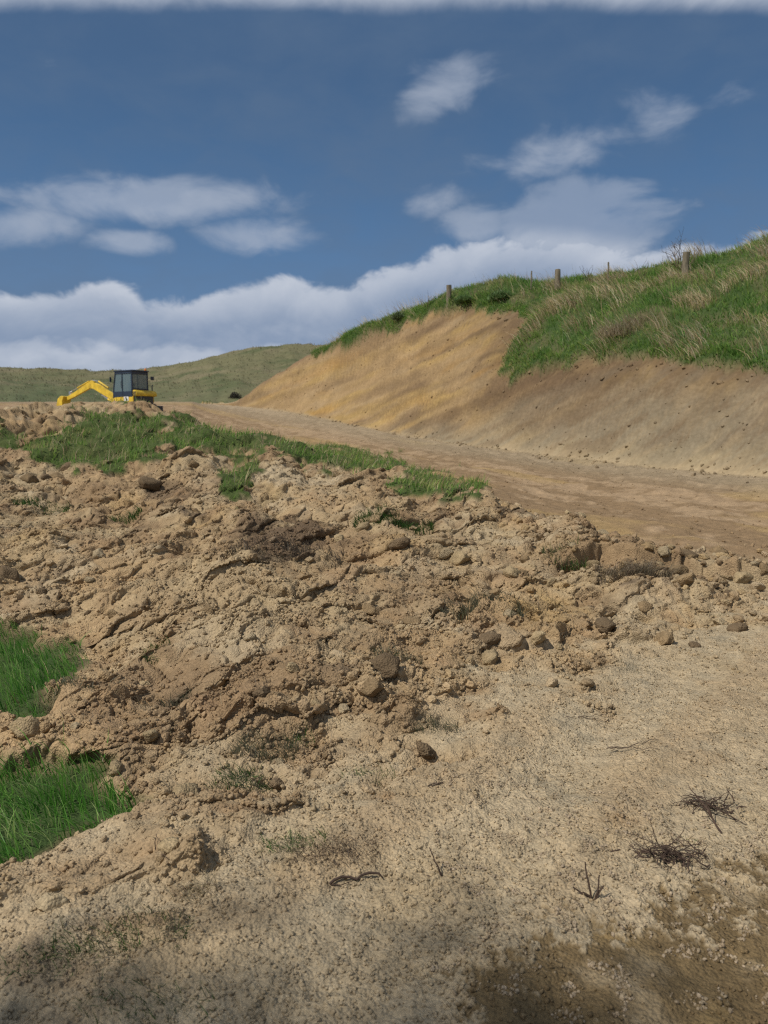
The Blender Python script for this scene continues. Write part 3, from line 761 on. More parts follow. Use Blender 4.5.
nearw = 1 / np.clip(DD, 3, 20)
inview = ((PXd > 4) & (PXd < 764) & (PYd < 1018)).astype(float) * nog
lowp = inview * rough * ((PY > 600) & (PX < 330)); midp = inview * rough * ((PY > 520) & (PX >= 330) & (PX < 560)); upp = inview * rough * (PY <= 600) * (PX < 330)
clod_group(lowp, 26, 2.6, 9, .025, .09, 'brown clod lodged in the lower left of the spoil heap near the pasture grass', 'clods in the lower spoil', power=nearw)
clod_group(midp, 26, 3.5, 12, .03, .10, 'clod tumbled in the middle of the spoil heap', 'clods in the middle of the spoil')
clod_group(upp, 30, 6, 20, .05, .15, 'weathered clod high on the left of the spoil heap below the crest turf', 'clods high on the spoil')
clod_group(edge * inview * (PX > 560), 55, 6, 12, .04, .11, 'rounded clod in the row heaped along the near edge of the track', 'clods along the track edge')
big_clods = [
    (665, 640, .085, 1, 'smooth brown rounded clod alone on the pale soil, flattest of the lone clods'),
    (606, 627, .085, 3, 'dark brown knobbly clod on pale soil below the yellow clay rubble'),
    (645, 606, .065, 1, 'small brown clod on pale soil just below the track edge rubble'),
    (735, 629, .085, 0, 'cracked two-tone clod at the right with its broken dark side showing'),
    (718, 622, .06, 2, 'pale clod touching the cracked two-tone clod at the right'),
    (694, 645, .045, 3, 'small dark sliver of clod right of the smooth rounded one'),
    (490, 660, .085, 5, 'yellowish clod sitting at the lower border of the rubble'),
    (425, 752, .06, 7, 'dark clod below a grey grass wisp on the smooth soil'),
    (386, 668, .10, 1, 'smooth brown slab of earth standing out right of the two dark holes'),
    (372, 690, .08, 2, 'tan rounded clod directly below the smooth brown slab'),
    (460, 560, .12, 2, 'large tan lump of earth with a flat top in the middle rubble'),
    (688, 582, .10, 1, 'largest round brown clod of the row beside the track'),
    (150, 486, .17, 3, 'big dark brown sod lump under the turf on the upper heap'),
    (400, 545, .11, 0, 'tan lump of earth right of the dark sod in mid heap'),
    (28, 790 - 60, .09, 4, 'lump of tan earth between the two pasture grass patches'),
    (52, 905, .05, 2, 'pale lump on the soil at the lower left edge below the grass'),
    (540, 640, .08, 5, 'yellow clay block in the ochre rubble patch'),
]
for (px, py, s, mi, lab) in big_clods:
    p, n = spot(px, py)
    place_clod(p, n, s, CM[(mi * 4 + (3 if 'dark' in lab else 1 if 'brown' in lab else 2 if 'pale' in lab else 0)) % len(CM)], lab, sink=.38)

# ------------------------------------------------------------------ mesh builders for made things
class MB:
    def __init__(s): s.bm = bmesh.new()
    def box(s, lo, hi, bev=.0, rot=None, at_=None):
        r = bmesh.ops.create_cube(s.bm, size=1)
        vs = r['verts']
        for v in vs:
            v.co = Vector([lo[k] + (v.co[k] + .5) * (hi[k] - lo[k]) for k in range(3)])
        if bev:
            es = list({e for v in vs for e in v.link_edges})
            rr = bmesh.ops.bevel(s.bm, geom=es, offset=bev, segments=2, profile=.6, affect='EDGES')
            vs = list({v for f in rr['faces'] for v in f.verts} | {v for v in vs if v.is_valid})
        if rot is not None:
            for v in vs: v.co = rot @ (v.co - Vector(at_)) + Vector(at_)
        return s
    def prism(s, poly, y0, y1, bev=0):
        """polygon in x, z extruded along y"""
        a = [s.bm.verts.new((x, y0, z)) for x, z in poly]; b = [s.bm.verts.new((x, y1, z)) for x, z in poly]
        n = len(poly)
        fs = [s.bm.faces.new(a[::-1]), s.bm.faces.new(b)]
        for i in range(n): fs.append(s.bm.faces.new((a[i], a[(i + 1) % n], b[(i + 1) % n], b[i])))
        bmesh.ops.recalc_face_normals(s.bm, faces=fs)
        if bev:
            es = list({e for f in fs for e in f.edges})
            bmesh.ops.bevel(s.bm, geom=es, offset=bev, segments=2, profile=.6, affect='EDGES')
        return s
    def tube(s, pts, radii, n=8, cap=True):
        pts = [Vector(p) for p in pts]
        if not hasattr(radii, '__len__'): radii = [radii] * len(pts)
        rings = []
        for i, p in enumerate(pts):
            t = (pts[min(i + 1, len(pts) - 1)] - pts[max(i - 1, 0)]).normalized()
            a = t.orthogonal().normalized() if i == 0 else (a - t * a.dot(t)).normalized()
            b = t.cross(a)
            rings.append([s.bm.verts.new(p + (a * math.cos(2 * math.pi * k / n) + b * math.sin(2 * math.pi * k / n)) * radii[i]) for k in range(n)])
        for i in range(len(rings) - 1):
            for k in range(n):
                s.bm.faces.new((rings[i][k], rings[i][(k + 1) % n], rings[i + 1][(k + 1) % n], rings[i + 1][k]))
        if cap:
            s.bm.faces.new(rings[0][::-1]); s.bm.faces.new(rings[-1])
        return s
    def build(s, name, mat, parent=None, smooth=False):
        bmesh.ops.recalc_face_normals(s.bm, faces=s.bm.faces[:])
        me = bpy.data.meshes.new(name); s.bm.to_mesh(me); s.bm.free()
        me.materials.append(mat)
        if smooth:
            for p in me.polygons: p.use_smooth = True
        return link(name, me, parent)

def empty(name, loc, rz=0):
    e = bpy.data.objects.new(name, None); e.location = loc; e.rotation_euler = (0, 0, rz); e.empty_display_size = .3
    COL.objects.link(e); return e

# ------------------------------------------------------------------ excavator
M_YEL = plain('yellow_paint', (.62, .42, .035), .5, 0, .4, .28, 3)
M_BLK = plain('dark_paint', (.014, .028, .055), .45, 0, .5, .2, 4)
M_CWT = plain('grey_counterweight', (.035, .04, .045), .6, 0, .4, .2, 4)
M_RUB = plain('track_rubber', (.035, .032, .03), .85, 0, .2, .3, 8)
M_CHR = plain('piston_steel', (.55, .56, .58), .25, .9, .5, .05, 4)
M_WHT = plain('white_decal', (.75, .74, .72), .5, 0, .4, .05, 4)
M_ORG = plain('orange_lens', (.75, .22, .02), .3, 0, .5, .05, 4)
M_RED = plain('seat_vinyl', (.05, .05, .055), .7, 0, .3, .2, 4)
def glass_mat():
    m, nt, b = new_mat('cab_glass')
    b.inputs['Base Color'].default_value = (.16, .24, .27, 1); b.inputs['Roughness'].default_value = .05
    b.inputs['Alpha'].default_value = .45; b.inputs['Specular IOR Level'].default_value = .6
    return m
M_GLASS = glass_mat()

def excavator():
    az, d, z = at(134, 411, d=44)
    loc = Vector((math.sin(az) * d, math.cos(az) * d, 0))
    p, _, _, _, _ = surf(np.array([az]), np.array([d])); loc.z = p[0][2] - .03
    e = empty('excavator', loc, rad(180 - 33))
    tag(e, 'small yellow excavator with dark glazed cab, boom lowered to the left behind the turf crest', 'excavator')
    # undercarriage
    for y0 in (-.80, .50):
        t = MB()
        L, h_ = 1.0, .27
        path = [(-L + h_ * math.cos(a) * 1.0, h_ + h_ * math.sin(a)) for a in np.linspace(math.pi / 2, 3 * math.pi / 2, 9)] + [(L + h_ * math.cos(a), h_ + h_ * math.sin(a)) for a in np.linspace(-math.pi / 2, math.pi / 2, 9)]
        t.prism(path, y0, y0 + .30, .015)
        for k in range(14):
            x = -1.05 + k * .16
            t.box((x, y0 - .01, -.012), (x + .05, y0 + .31, .012)); t.box((x, y0 - .01, .53), (x + .05, y0 + .31, .555))
        tr_ = t.build('track', M_RUB, e)
        for x in (-1.0, -.5, 0, .5, 1.0):
            rr = .19 if abs(x) == 1 else .11
            zz = .27 if abs(x) == 1 else .14
            MB().tube([(x, y0 - .02, zz), (x, y0 + .32, zz)], rr, 14).build('track_wheel', M_CWT, tr_)
    MB().box((-.7, -.5, .25), (.7, .5, .52), .04).tube([(0, 0, .5), (0, 0, .66)], .42, 20).build('undercarriage', M_BLK, e)
    bl = MB().box((-1.75, -.8, .08), (-1.66, .8, .42), .02); bl.box((-1.68, -.4, .2), (-.6, -.3, .3)); bl.box((-1.68, .3, .2), (-.6, .4, .3)); bl.build('dozer_blade', M_BLK, e)
    # upper body
    body = MB().prism([(-.95, .62), (1.0, .62), (1.0, .78), (.72, .98), (-.15, 1.02), (-.95, 1.0)], -.80, .80, .05).build('body', M_YEL, e)
    hood = MB().prism([(-1.24, .98), (-.92, .98), (-.92, 1.34), (-1.02, 1.36), (-1.18, 1.28), (-1.26, 1.15)], -.79, .79, .07).build('engine_hood', M_YEL, e)
    gr = MB()
    for k in range(5): gr.box((-1.20, .785, 1.02 + k * .05), (-.98, .80, 1.045 + k * .05))
    gr.build('grille', M_BLK, hood)
    # rounded counterweight
    arc = [(-.78 - .48 * math.cos(a), .78 * math.sin(a)) for a in np.linspace(-math.pi / 2, math.pi / 2, 13)] + [(-.78, .78), (-.78, -.78)]
    cw = MB(); vs0 = [cw.bm.verts.new((x, y, .50)) for x, y in arc[:13]]; vs1 = [cw.bm.verts.new((x, y, .975)) for x, y in arc[:13]]
    cw.bm.faces.new(vs0); cw.bm.faces.new(vs1[::-1])
    for k in range(13): cw.bm.faces.new((vs0[k], vs0[(k + 1) % 13], vs1[(k + 1) % 13], vs1[k]))
    cw.build('counterweight', M_CWT, e)
    MB().box((-.55, .803, .70), (-.12, .815, .96), .0).build('decal', M_WHT, body)
    MB().prism([(-.48, .74), (-.36, .74), (-.24, .92), (-.36, .92)], .816, .822).build('decal_stroke', M_BLK, body)
    # cab, on the machine's left: local +y is towards the camera because the machine faces screen-left
    y0, y1 = -.42, .80
    prof = [(-.90, 1.03), (.66, .80), (.92, .92), (.90, 1.35), (.70, 2.40), (.60, 2.47), (-.81, 2.47), (-.90, 2.38)]
    cab = MB()
    for yy in (y0, y1 - .07):
        cab.box((-.90, yy, 1.03), (-.81, yy + .07, 2.42), .01); cab.box((.0, yy, 1.0), (.07, yy + .07, 2.42), .01)
        cab.box((-.90, yy, .92), (.92, yy + .07, 1.28), .01); cab.box((-.90, yy, 2.33), (.68, yy + .07, 2.46), .01)
        cab.tube([(.88, yy + .035, 1.1), (.86, yy + .035, 1.45), (.66, yy + .035, 2.42)], .05, 6)
    cab.box((-.91, y0, .98), (-.83, y1, 1.45), .01); cab.box((-.91, y0, 2.3), (-.83, y1, 2.44), .01)
    cab.box((.80, y0, .90), (.93, y1, 1.12), .01); cab.box((.60, y0, 2.36), (.70, y1, 2.45), .01)
    cb = cab.build('cab', M_BLK, e)
    rf = MB().box((-.97, y0 - .04, 2.455), (.74, y1 + .04, 2.54), .035).build('roof', M_BLK, cb)
    MB().prism([(-.82, 1.27), (.01, 1.27), (.01, 2.34), (-.82, 2.34)], y1 - .045, y1 - .03).build('side_window', M_GLASS, cb)
    MB().prism([(.06, 1.27), (.85, 1.27), (.83, 1.5), (.66, 2.34), (.06, 2.34)], y1 - .045, y1 - .03).build('side_window', M_GLASS, cb)
    MB().prism([(-.82, 1.27), (.01, 1.27), (.01, 2.34), (-.82, 2.34)], y0 + .03, y0 + .045).build('side_window', M_GLASS, cb)
    MB().prism([(.06, 1.27), (.85, 1.27), (.83, 1.5), (.66, 2.34), (.06, 2.34)], y0 + .03, y0 + .045).build('side_window', M_GLASS, cb)
    MB().box((-.88, y0 + .06, 1.44), (-.865, y1 - .06, 2.31)).build('rear_window', M_GLASS, cb)
    fw = MB(); fw.prism([(.875, 1.12), (.86, 1.45), (.665, 2.37), (.655, 2.36), (.85, 1.45), (.865, 1.12)], y0 + .07, y1 - .07); fw.build('windscreen', M_GLASS, cb)
    MB().tube([(.05, y1 + .02, 1.5), (.05, y1 + .05, 1.55), (.05, y1 + .05, 1.85), (.05, y1 + .02, 1.9)], .015, 6).build('door_handle', M_CWT, cb)
    MB().box((-.2, .05, 1.05), (.25, .55, 1.2), .04).box((-.28, .05, 1.2), (-.18, .55, 1.8), .04).build('seat', M_RED, cb)
    MB().tube([(.85, y1, 2.0), (.95, y1 + .16, 2.0)], .012, 6).box((.93, y1 + .06, 1.85), (.97, y1 + .18, 2.15), .015).build('mirror', M_BLK, e)
    MB().tube([(-.93, y0, 2.1), (-1.0, y0 - .18, 2.1)], .012, 6).box((-1.05, y0 - .34, 1.98), (-.97, y0 - .12, 2.2), .02).build('mirror', M_BLK, e)
    MB().tube([(-.8, y0 + .1, 2.53), (-.8, y0 + .1, 2.58), (-.8, y0 + .1, 2.68)], [.05, .07, .05], 12).build('beacon', M_ORG, e)
    MB().tube([(-1.0, -.62, 1.34), (-1.0, -.62, 1.62), (-1.05, -.62, 1.68)], .035, 8).build('exhaust', M_BLK, e)
    # boom, arm and bucket
    yb = (.02, .22)
    def far_(q): return [(1.1 + (x - 1.1) * 1.27, z) for x, z in q]
    def fa3_(q): return [(1.1 + (x - 1.1) * 1.27, y, z) for x, y, z in q]
    sw = MB().box((.95, -.08, .50), (1.28, .32, .95), .05).build('swing_bracket', M_YEL, e)
    boom = [(1.10, .66), (1.30, .60), (2.3, 1.14), (3.1, 1.55), (3.42, 1.62), (3.52, 1.74), (3.42, 1.90), (3.10, 1.96), (2.7, 1.84), (2.0, 1.42), (1.10, .92)]
    bo = MB().prism(far_(boom), yb[0], yb[1], .02).build('boom', M_YEL, e)
    arm = [(3.05, 2.00), (3.28, 2.10), (3.65, 1.92), (4.75, 1.38), (5.62, 1.02), (5.66, .86), (5.52, .82), (4.7, 1.10), (3.62, 1.52), (3.28, 1.66)]
    ar = MB().prism(far_(arm), yb[0] + .025, yb[1] - .025, .015).build('arm', M_YEL, e)
    MB().tube(fa3_([(1.22, .06, .52), (2.0, .06, .88)]), .06, 10).tube(fa3_([(1.22, .18, .52), (2.0, .18, .88)]), .06, 10).build('boom_cylinder', M_YEL, bo)
    MB().tube(fa3_([(1.95, .06, .86), (2.5, .06, 1.16)]), .03, 8).tube(fa3_([(1.95, .18, .86), (2.5, .18, 1.16)]), .03, 8).build('piston_rod', M_CHR, bo)
    MB().tube(fa3_([(2.0, .12, 1.58), (2.75, .12, 2.02)]), .055, 10).build('arm_cylinder', M_YEL, bo)
    MB().tube(fa3_([(2.75, .12, 2.02), (3.22, .12, 2.10)]), .03, 8).build('piston_rod', M_CHR, bo)
    MB().tube(fa3_([(3.5, .12, 2.06), (4.5, .12, 1.66)]), .05, 10).build('bucket_cylinder', M_YEL, ar)
    MB().tube(fa3_([(4.5, .12, 1.66), (5.1, .12, 1.44)]), .028, 8).box((6.06, .05, 1.05), (6.28, .19, 1.46), .02).build('bucket_link', M_CHR, ar)
    bk_ = [(5.35, 1.14), (5.6, 1.18), (5.85, 1.0), (5.98, .62), (5.9, .22), (5.6, .04), (5.22, .02), (5.08, .1), (5.4, .3), (5.5, .6), (5.48, .86)]
    MB().prism(far_(bk_), -.20, .44, .02).build('bucket', M_YEL, e)
    e.scale = (.86, .88, .88)
excavator()

# ------------------------------------------------------------------ fence posts on the skyline
def wood_mat():
    m, nt, b = new_mat('weathered_wood')
    tc = nt.nodes.new('ShaderNodeTexCoord'); mp = nt.nodes.new('ShaderNodeMapping'); mp.inputs['Scale'].default_value = (14, 14, 1.6)
    n = nt.nodes.new('ShaderNodeTexNoise'); n.inputs['Scale'].default_value = 2.5; n.inputs['Detail'].default_value = 7
    nt.links.new(tc.outputs['Object'], mp.inputs[0]); nt.links.new(mp.outputs[0], n.inputs['Vector'])
    cr_ = nt.nodes.new('ShaderNodeValToRGB'); cr_.color_ramp.elements[0].position = .3; cr_.color_ramp.elements[1].position = .7
    cr_.color_ramp.elements[0].color = (.10, .085, .06, 1); cr_.color_ramp.elements[1].color = (.26, .22, .15, 1)
    nt.links.new(n.outputs['Fac'], cr_.inputs[0]); nt.links.new(cr_.outputs[0], b.inputs['Base Color'])
    b.inputs['Roughness'].default_value = .9
    return m
M_WOOD = wood_mat()
def post(px, py, hgt, r, name, label, cat, group=None, lean=0):
    p, n = spot(px, py + 4)
    k = MB()
    zz = np.linspace(-.5, hgt, 7)
    pts = [(lean * max(0, z) + random.gauss(0, .006), random.gauss(0, .006), z) for z in zz]
    k.tube(pts, [r * random.uniform(.93, 1.05) for _ in zz], 10)
    o_ = k.build(name, M_WOOD); o_.location = p
    tag(o_, label, cat, group); return o_
post(447, 298, .66, .11, 'fence_post', 'short weathered fence post on the skyline above the bare clay face, leftmost post', 'fence post', 'fence posts on the skyline', .01)
post(556, 285, .80, .115, 'fence_post', 'stout weathered fence post standing in green grass at the middle of the skyline', 'fence post', 'fence posts on the skyline', -.01)
post(685, 269, .74, .12, 'fence_post', 'weathered fence post beside a bare shrub near the right end of the skyline', 'fence post', 'fence posts on the skyline', .02)
post(530, 285, .75, .03, 'fence_batten', 'thin fence batten just left of the stout middle post', 'batten', None, .01)
post(607, 277, .72, .03, 'fence_batten', 'thin fence batten between the stout middle post and the bare shrub', 'batten', None, -.01)

# ------------------------------------------------------------------ shrubs, stalks, twigs
M_TWIG = plain('dark_twig', (.07, .046, .033), .8, 0, .2, .3, 20)
M_STALK = plain('dead_stalk', (.13, .095, .065), .85, 0, .2, .3, 10)
def wander(p, d, L, n, jit, droop=0):
    pts = [Vector(p)]; d = Vector(d).normalized()
    for k in range(n):
        d = (d + Vector((random.gauss(0, jit), random.gauss(0, jit), random.gauss(0, jit) - droop))).normalized()
        pts.append(pts[-1] + d * (L / n))
    return pts
def branch(k, p, d, L, r, depth, jit=.16, droop=0, kids=3, n=5):
    pts = wander(p, d, L, n, jit, droop)
    k.tube(pts, [lerp(r, r * .45, i / n) for i in range(n + 1)], 5)
    if depth:
        for _ in range(kids):
            i = random.randint(1, n)
            dd = (pts[i] - pts[i - 1]).normalized() + Vector((random.gauss(0, .6), random.gauss(0, .6), random.gauss(.1, .4)))
            branch(k, pts[i], dd, L * random.uniform(.4, .7), r * .55, depth - 1, jit, droop, kids, max(3, n - 1))

def bare_shrub(px, py, hgt, n, name, label, cat, r=.02, spread=.45, depth=2, sink=.1, mat=None, group=None):
    p, nn = spot(px, py)
    k = MB()
    for _ in range(n):
        d = (random.gauss(0, spread), random.gauss(0, spread), 1)
        branch(k, (random.gauss(0, .06), random.gauss(0, .06), -sink), d, hgt * random.uniform(.6, 1.0), r, depth, .14)
    o_ = k.build(name, mat or M_STALK); o_.location = p
    return tag(o_, label, cat, group)
bare_shrub(678, 270, .95, 8, 'shrub', 'bare twiggy shrub around the right skyline fence post', 'shrub', .016, .5, 2)
bare_shrub(425, 308, .75, 6, 'dead_stalks', 'cluster of bare upright stalks left of the leftmost skyline post', 'plant', .012, .22, 1)
bare_shrub(472, 299, .7, 4, 'dead_stalks', 'few thin bare stalks right of the leftmost skyline post', 'plant', .011, .15, 1)
bare_shrub(585, 283, .65, 6, 'dead_stalks', 'low bare stalks right of the stout middle post', 'plant', .012, .3, 1)
bare_shrub(640, 278, .6, 5, 'dead_stalks', 'thin bare stalks left of the bare shrub on the skyline', 'plant', .011, .25, 1)

def leafy(px, py, w, hgt, n, col, label, name='bush', p=None):
    if p is None: p, nn = spot(px, py)
    V = []; 
    c0 = R.normal(0, 1, (n, 3)); c0 /= np.linalg.norm(c0, axis=1, keepdims=True); c0 *= (R.random(n) ** .4)[:, None]
    c0[:, 2] = np.abs(c0[:, 2])
    lob = 1 + .3 * np.sin(3 * np.arctan2(c0[:, 1], c0[:, 0]) + 1) * R.random(n)
    b = c0 * np.array([w / 2, w / 2, hgt]) * lob[:, None]
    cl = np.array(col) * R.uniform(.6, 1.5, (n, 1))
    v, f, k = blades(b, c0, R.uniform(.10, .2, n) * max(1, w / 1.2), R.uniform(.04, .09, n) * max(1, w / 1.2), cl, unit_lean(n, 0, 3), R.uniform(.2, 1, n), .5)
    me = np_mesh('foliage', v, f, k, M_GRASS)
    e = empty(name, p); tag(e, label, 'bush')
    link('foliage', me, e)
    s = MB()
    for _ in range(4): branch(s, (0, 0, -.2), (random.gauss(0, .5), random.gauss(0, .5), 1), hgt * .8, .03 * max(1, w / 1.5), 1)
    s.build('stem', M_STALK, e)
leafy(500, 299, 1.1, .28, 900, (.11, .18, .06), 'low green bush on the grassy rim left of the middle skyline post')
leafy(463, 302, 1.0, .18, 600, (.11, .18, .06), 'small green bush beside the leftmost skyline post')
leafy(398, 319, .9, .22, 600, (.11, .15, .065), 'small bush at the left end of the grassy rim above the clay face')
az_, dd_, Zf_ = fh
a_ = at(235, 397, d=130)[0]
fj = int(np.interp(a_, az_, np.arange(len(az_))))
fy = [project(np.array([math.sin(a_) * q, math.cos(a_) * q, Zf_[k, fj]]))[1] for k, q in enumerate(dd_)]
fi = next(k for k in range(len(dd_)) if dd_[k] > 100 and fy[k] < 398.5)
d_ = dd_[fi]
leafy(0, 0, 1.9, .8, 700, (.07, .062, .045), 'dark round bush on the far pasture at the foot of the clay bank', p=Vector((math.sin(a_) * d_, math.cos(a_) * d_, Zf_[fi, fj])))

# woody debris in the foreground
def debris(px, py, label, n, L, r, flat=.25, name='twig_bundle', spread=.1, main=None, depth=1, mat=None):
    p, nn = spot(px, py)
    k = MB()
    for _ in range(n):
        a = random.gauss(main, .5) if main is not None and random.random() < .7 else random.uniform(0, 6.28)
        q = (random.gauss(0, spread), random.gauss(0, spread * .5), random.uniform(.0, .03))
        branch(k, q, (math.cos(a), math.sin(a), random.uniform(.05, flat * 2)), L * random.uniform(.5, 1.1), r * random.uniform(.6, 1.2), depth, .25, .06, 2)
    o_ = k.build(name, mat or M_TWIG); o_.location = p
    return tag(o_, label, 'twigs')
debris(672, 858, 'tangled heap of dark dead twigs on the soil at lower right', 70, .095, .0028, .3, 'twig_bundle', .065, rad(200))
debris(712, 806, 'smaller dark twig tangle behind the twig heap, towards the right edge', 40, .085, .0025, .3, 'twig_bundle', .045, rad(190))
p_, n_ = spot(722, 832)
k_ = MB(); branch(k_, (0, 0, 0), (-.12, .5, .35), .17, .005, 1, .15); o_ = k_.build('twig', M_TWIG); o_.location = p_; tag(o_, 'single dark stick rising between the two twig tangles', 'twig')
p_, n_ = spot(735, 822)
k_ = MB(); branch(k_, (-.1, .06, .06), (.9, -.3, -.25), .15, .004, 1, .12); o_ = k_.build('twig', M_TWIG); o_.location = p_; tag(o_, 'thin dark stick lying right of the twig tangles', 'twig')
def sprout(px, py, label, sticks):
    p, n = spot(px, py); k = MB()
    for (dx, dy, dz, L, r) in sticks:
        pts = wander((random.gauss(0, .004), random.gauss(0, .004), -.02), (dx, dy, dz), L, 7, .14)
        k.tube(pts, [lerp(r, r * .5, i / 7) for i in range(8)], 6)
    o_ = k.build('sprig', M_TWIG); o_.location = p; return tag(o_, label, 'sprig')
sprout(594, 897, 'small dark dead sprig with three prongs sticking up from the pale soil', [(-.9, .2, .8, .09, .0045), (-.2, .1, 1, .14, .0042), (.35, .1, .9, .10, .004), (.2, -.1, .7, .07, .005), (-.4, 0, .5, .06, .005), (-.1, -.9, .1, .06, .003)])
sprout(441, 874, 'single thin dark twig upright in the pale soil at bottom centre', [(-.35, .25, .9, .12, .0035), (.2, .1, .7, .05, .003), (-.5, .1, .3, .05, .0025)])
p_, n_ = spot(355, 882)
k_ = MB()
pts = [(-.09, -.012, .008), (-.075, .0, .016), (-.05, .012, .020), (-.02, .018, .016), (.005, .008, .012), (.02, .022, .020), (.05, .032, .024), (.085, .036, .018), (.098, .025, .006)]
k_.tube(pts, [.005, .0055, .005, .0048, .0055, .0045, .005, .004, .002], 7)
k_.tube([(-.085, -.012, .006), (-.05, -.014, .005), (-.01, 0, .012)], [.003, .002, .001], 5)
o_ = k_.build('root', M_TWIG, None, True); o_.location = p_; tag(o_, 'wavy dark root lying on the pale soil at bottom centre', 'root')
for (px, py, a, L, lab) in [(650, 742, .3, .5, 'long thin pale root lying on smooth soil right of centre'), (480, 775, .45, .5, 'thin root half buried in the smooth soil at centre'), (600, 715, .2, .4, 'thin brown root strand on the smooth soil below the yellow rubble')]:
    p_, n_ = spot(px, py); k_ = MB()
    for q in range(2):
        pts = wander((-math.cos(a) * L / 2 + random.gauss(0, .02), -math.sin(a) * L / 2, .012), (math.cos(a), math.sin(a), .0), L * random.uniform(.6, 1), 12, .12)
        pts = [Vector((v.x, v.y, .008 + .006 * math.sin(i * 1.7))) for i, v in enumerate(pts)]
        k_.tube(pts, [.0028 * (1 - .6 * i / 12) for i in range(13)], 5)
    o_ = k_.build('root', M_STALK); o_.location = p_; tag(o_, lab, 'root')

# tufts of torn grass
def tuft(px, py, rx, ry, n, lmin, lmax, wd, pal, label, amt=.8, ang=rad(230), name='grass_tuft', spread=1.2, group=None):
    p, nn = spot(px, py)
    b = np.stack([np.clip(R.normal(0, 1, n), -1.5, 1.5) * rx, np.clip(R.normal(0, 1, n), -1.5, 1.5) * ry, np.zeros(n)], -1)
    wx = p.x + b[:, 0]; wy = p.y + b[:, 1]
    q, _, nr, _, _ = surf(np.arctan2(wx, wy), np.hypot(wx, wy))
    b[:, 2] = np.clip(q[:, 2] - p.z, -.15, .15)
    cl = col_pick(pal, n)
    v, f, k = blades(b, np.tile([0, 0, 1.], (n, 1)), R.uniform(lmin, lmax, n), np.full(n, wd) * R.uniform(.6, 1.3, n), cl, unit_lean(n, ang, spread), np.clip(amt + R.normal(0, .3, n), .1, 1.4), .7, cl * 1.2)
    o_ = link(name, np_mesh(name, v, f, k, M_GRASS)); o_.location = p
    return tag(o_, label, 'grass tuft' if 'litter' not in name else 'grass litter', group, 'stuff' if 'litter' in name else None)
GD = np.concatenate([GREEN * .9, DRY * .6]); GREY = np.array([[.15, .14, .09], [.11, .12, .07], [.20, .17, .11], [.08, .10, .05]])
tuft(268, 745, .10, .06, 420, .06, .16, .004, GREY, 'grey green torn grass tuft at the foot of the brown slab')
tuft(245, 778, .09, .05, 380, .05, .13, .004, np.concatenate([GREEN, GREY]), 'half green grass tuft flattened on soil below the grey green tuft')
tuft(303, 738, .05, .03, 120, .05, .13, .0045, GREEN, 'little green grass tuft right of the grey green torn one')
tuft(296, 843, .08, .035, 260, .04, .10, .0035, np.concatenate([GREEN * 1.2, DRY * .7]), 'sparse green sprigs of grass beside the brown dry mat', name='grass_litter')
tuft(338, 850, .10, .04, 650, .03, .10, .0025, np.array([[.13, .09, .06], [.18, .13, .09], [.09, .06, .04]]), 'brown matted dry grass clump on smooth soil', 1.1)
tuft(432, 724, .10, .05, 260, .06, .16, .0035, GREY * .9, 'grey wisp of dead grass on smooth soil above a dark clod', 1.0)
tuft(200, 890, .05, .03, 140, .06, .14, .003, DRY, 'pale curled dry grass wisp at lower left', 1.2)
tuft(120, 935, .14, .05, 420, .04, .12, .0032, GD, 'mixed green and dry grass scraps on the shaded soil at lower left', name='grass_litter')
tuft(150, 1000, .12, .05, 260, .03, .08, .003, GREEN * .7, 'green grass scraps at the bottom left in the shade', name='grass_litter')
tuft(60, 965, .14, .05, 300, .03, .10, .003, GD, 'dry and green grass litter by the bottom left edge', name='grass_litter')
tuft(370, 772, .08, .03, 140, .03, .09, .003, GREEN, 'tiny scattered green blades on soil below the brown slab', name='grass_litter')
tuft(565, 552, .13, .08, 420, .10, .22, .006, np.concatenate([GREEN * 1.1, GREY]), 'green tussock hanging from a clod near the track edge')
tuft(632, 572, .22, .10, 800, .14, .32, .006, np.array([[.20, .155, .10], [.26, .21, .14], [.14, .11, .07]]), 'flattened dry straw tussock in the clods beside the track', 1.1, rad(300))
tuft(480, 600, .20, .10, 500, .08, .2, .005, GREY * .9, 'grey dead grass sod in the middle of the spoil heap')
tuft(398, 652, .10, .06, 260, .05, .14, .004, GREY, 'grey green grass scrap above the smooth brown slab')
tuft(290, 550, .35, .2, 900, .08, .22, .006, np.array([[.10, .08, .055], [.15, .12, .08], [.07, .055, .04]]), 'dark dead rooty sod in the upper middle of the spoil heap', 1.0)
tuft(395, 518, .30, .10, 800, .08, .2, .008, GREEN * .8, 'flat strip of dull green grass below the crest turf')
tuft(155, 650, .06, .05, 140, .06, .15, .005, GREEN, 'small green grass tuft sprouting in the left of the spoil')
tuft(62, 683, .12, .05, 200, .05, .13, .005, GREY, 'faded grass scrap beside the upper pasture patch')
tuft(165, 705, .10, .05, 240, .05, .14, .004, GREY * .8, 'greyish dead grass scrap in the lower left spoil')
tuft(45, 508, .22, .10, 420, .1, .22, .01, GREEN * .8, 'green sod fragment at the upper left of the spoil heap')
tuft(128, 520, .12, .08, 160, .1, .2, .01, GREEN * .8, 'tiny green sod near the upper left of the spoil heap')
tuft(690, 838, .025, .015, 60, .02, .05, .003, GREEN, 'few green leaves in the twig heap at lower right')
tuft(718, 614, .06, .02, 80, .03, .07, .003, GREEN * .8, 'few green blades beside the pale clod at the right', name='grass_litter')
tuft(628, 666, .12, .05, 260, .03, .09, .003, GREY * .8, 'grey root litter on the smooth soil below the lone rounded clods', 1.2, name='grass_litter')
tuft(625, 330, .5, .35, 700, .3, .7, .016, DRY * .9, 'rounded pale dry tussock on the hillside above the cut', .7, rad(200))

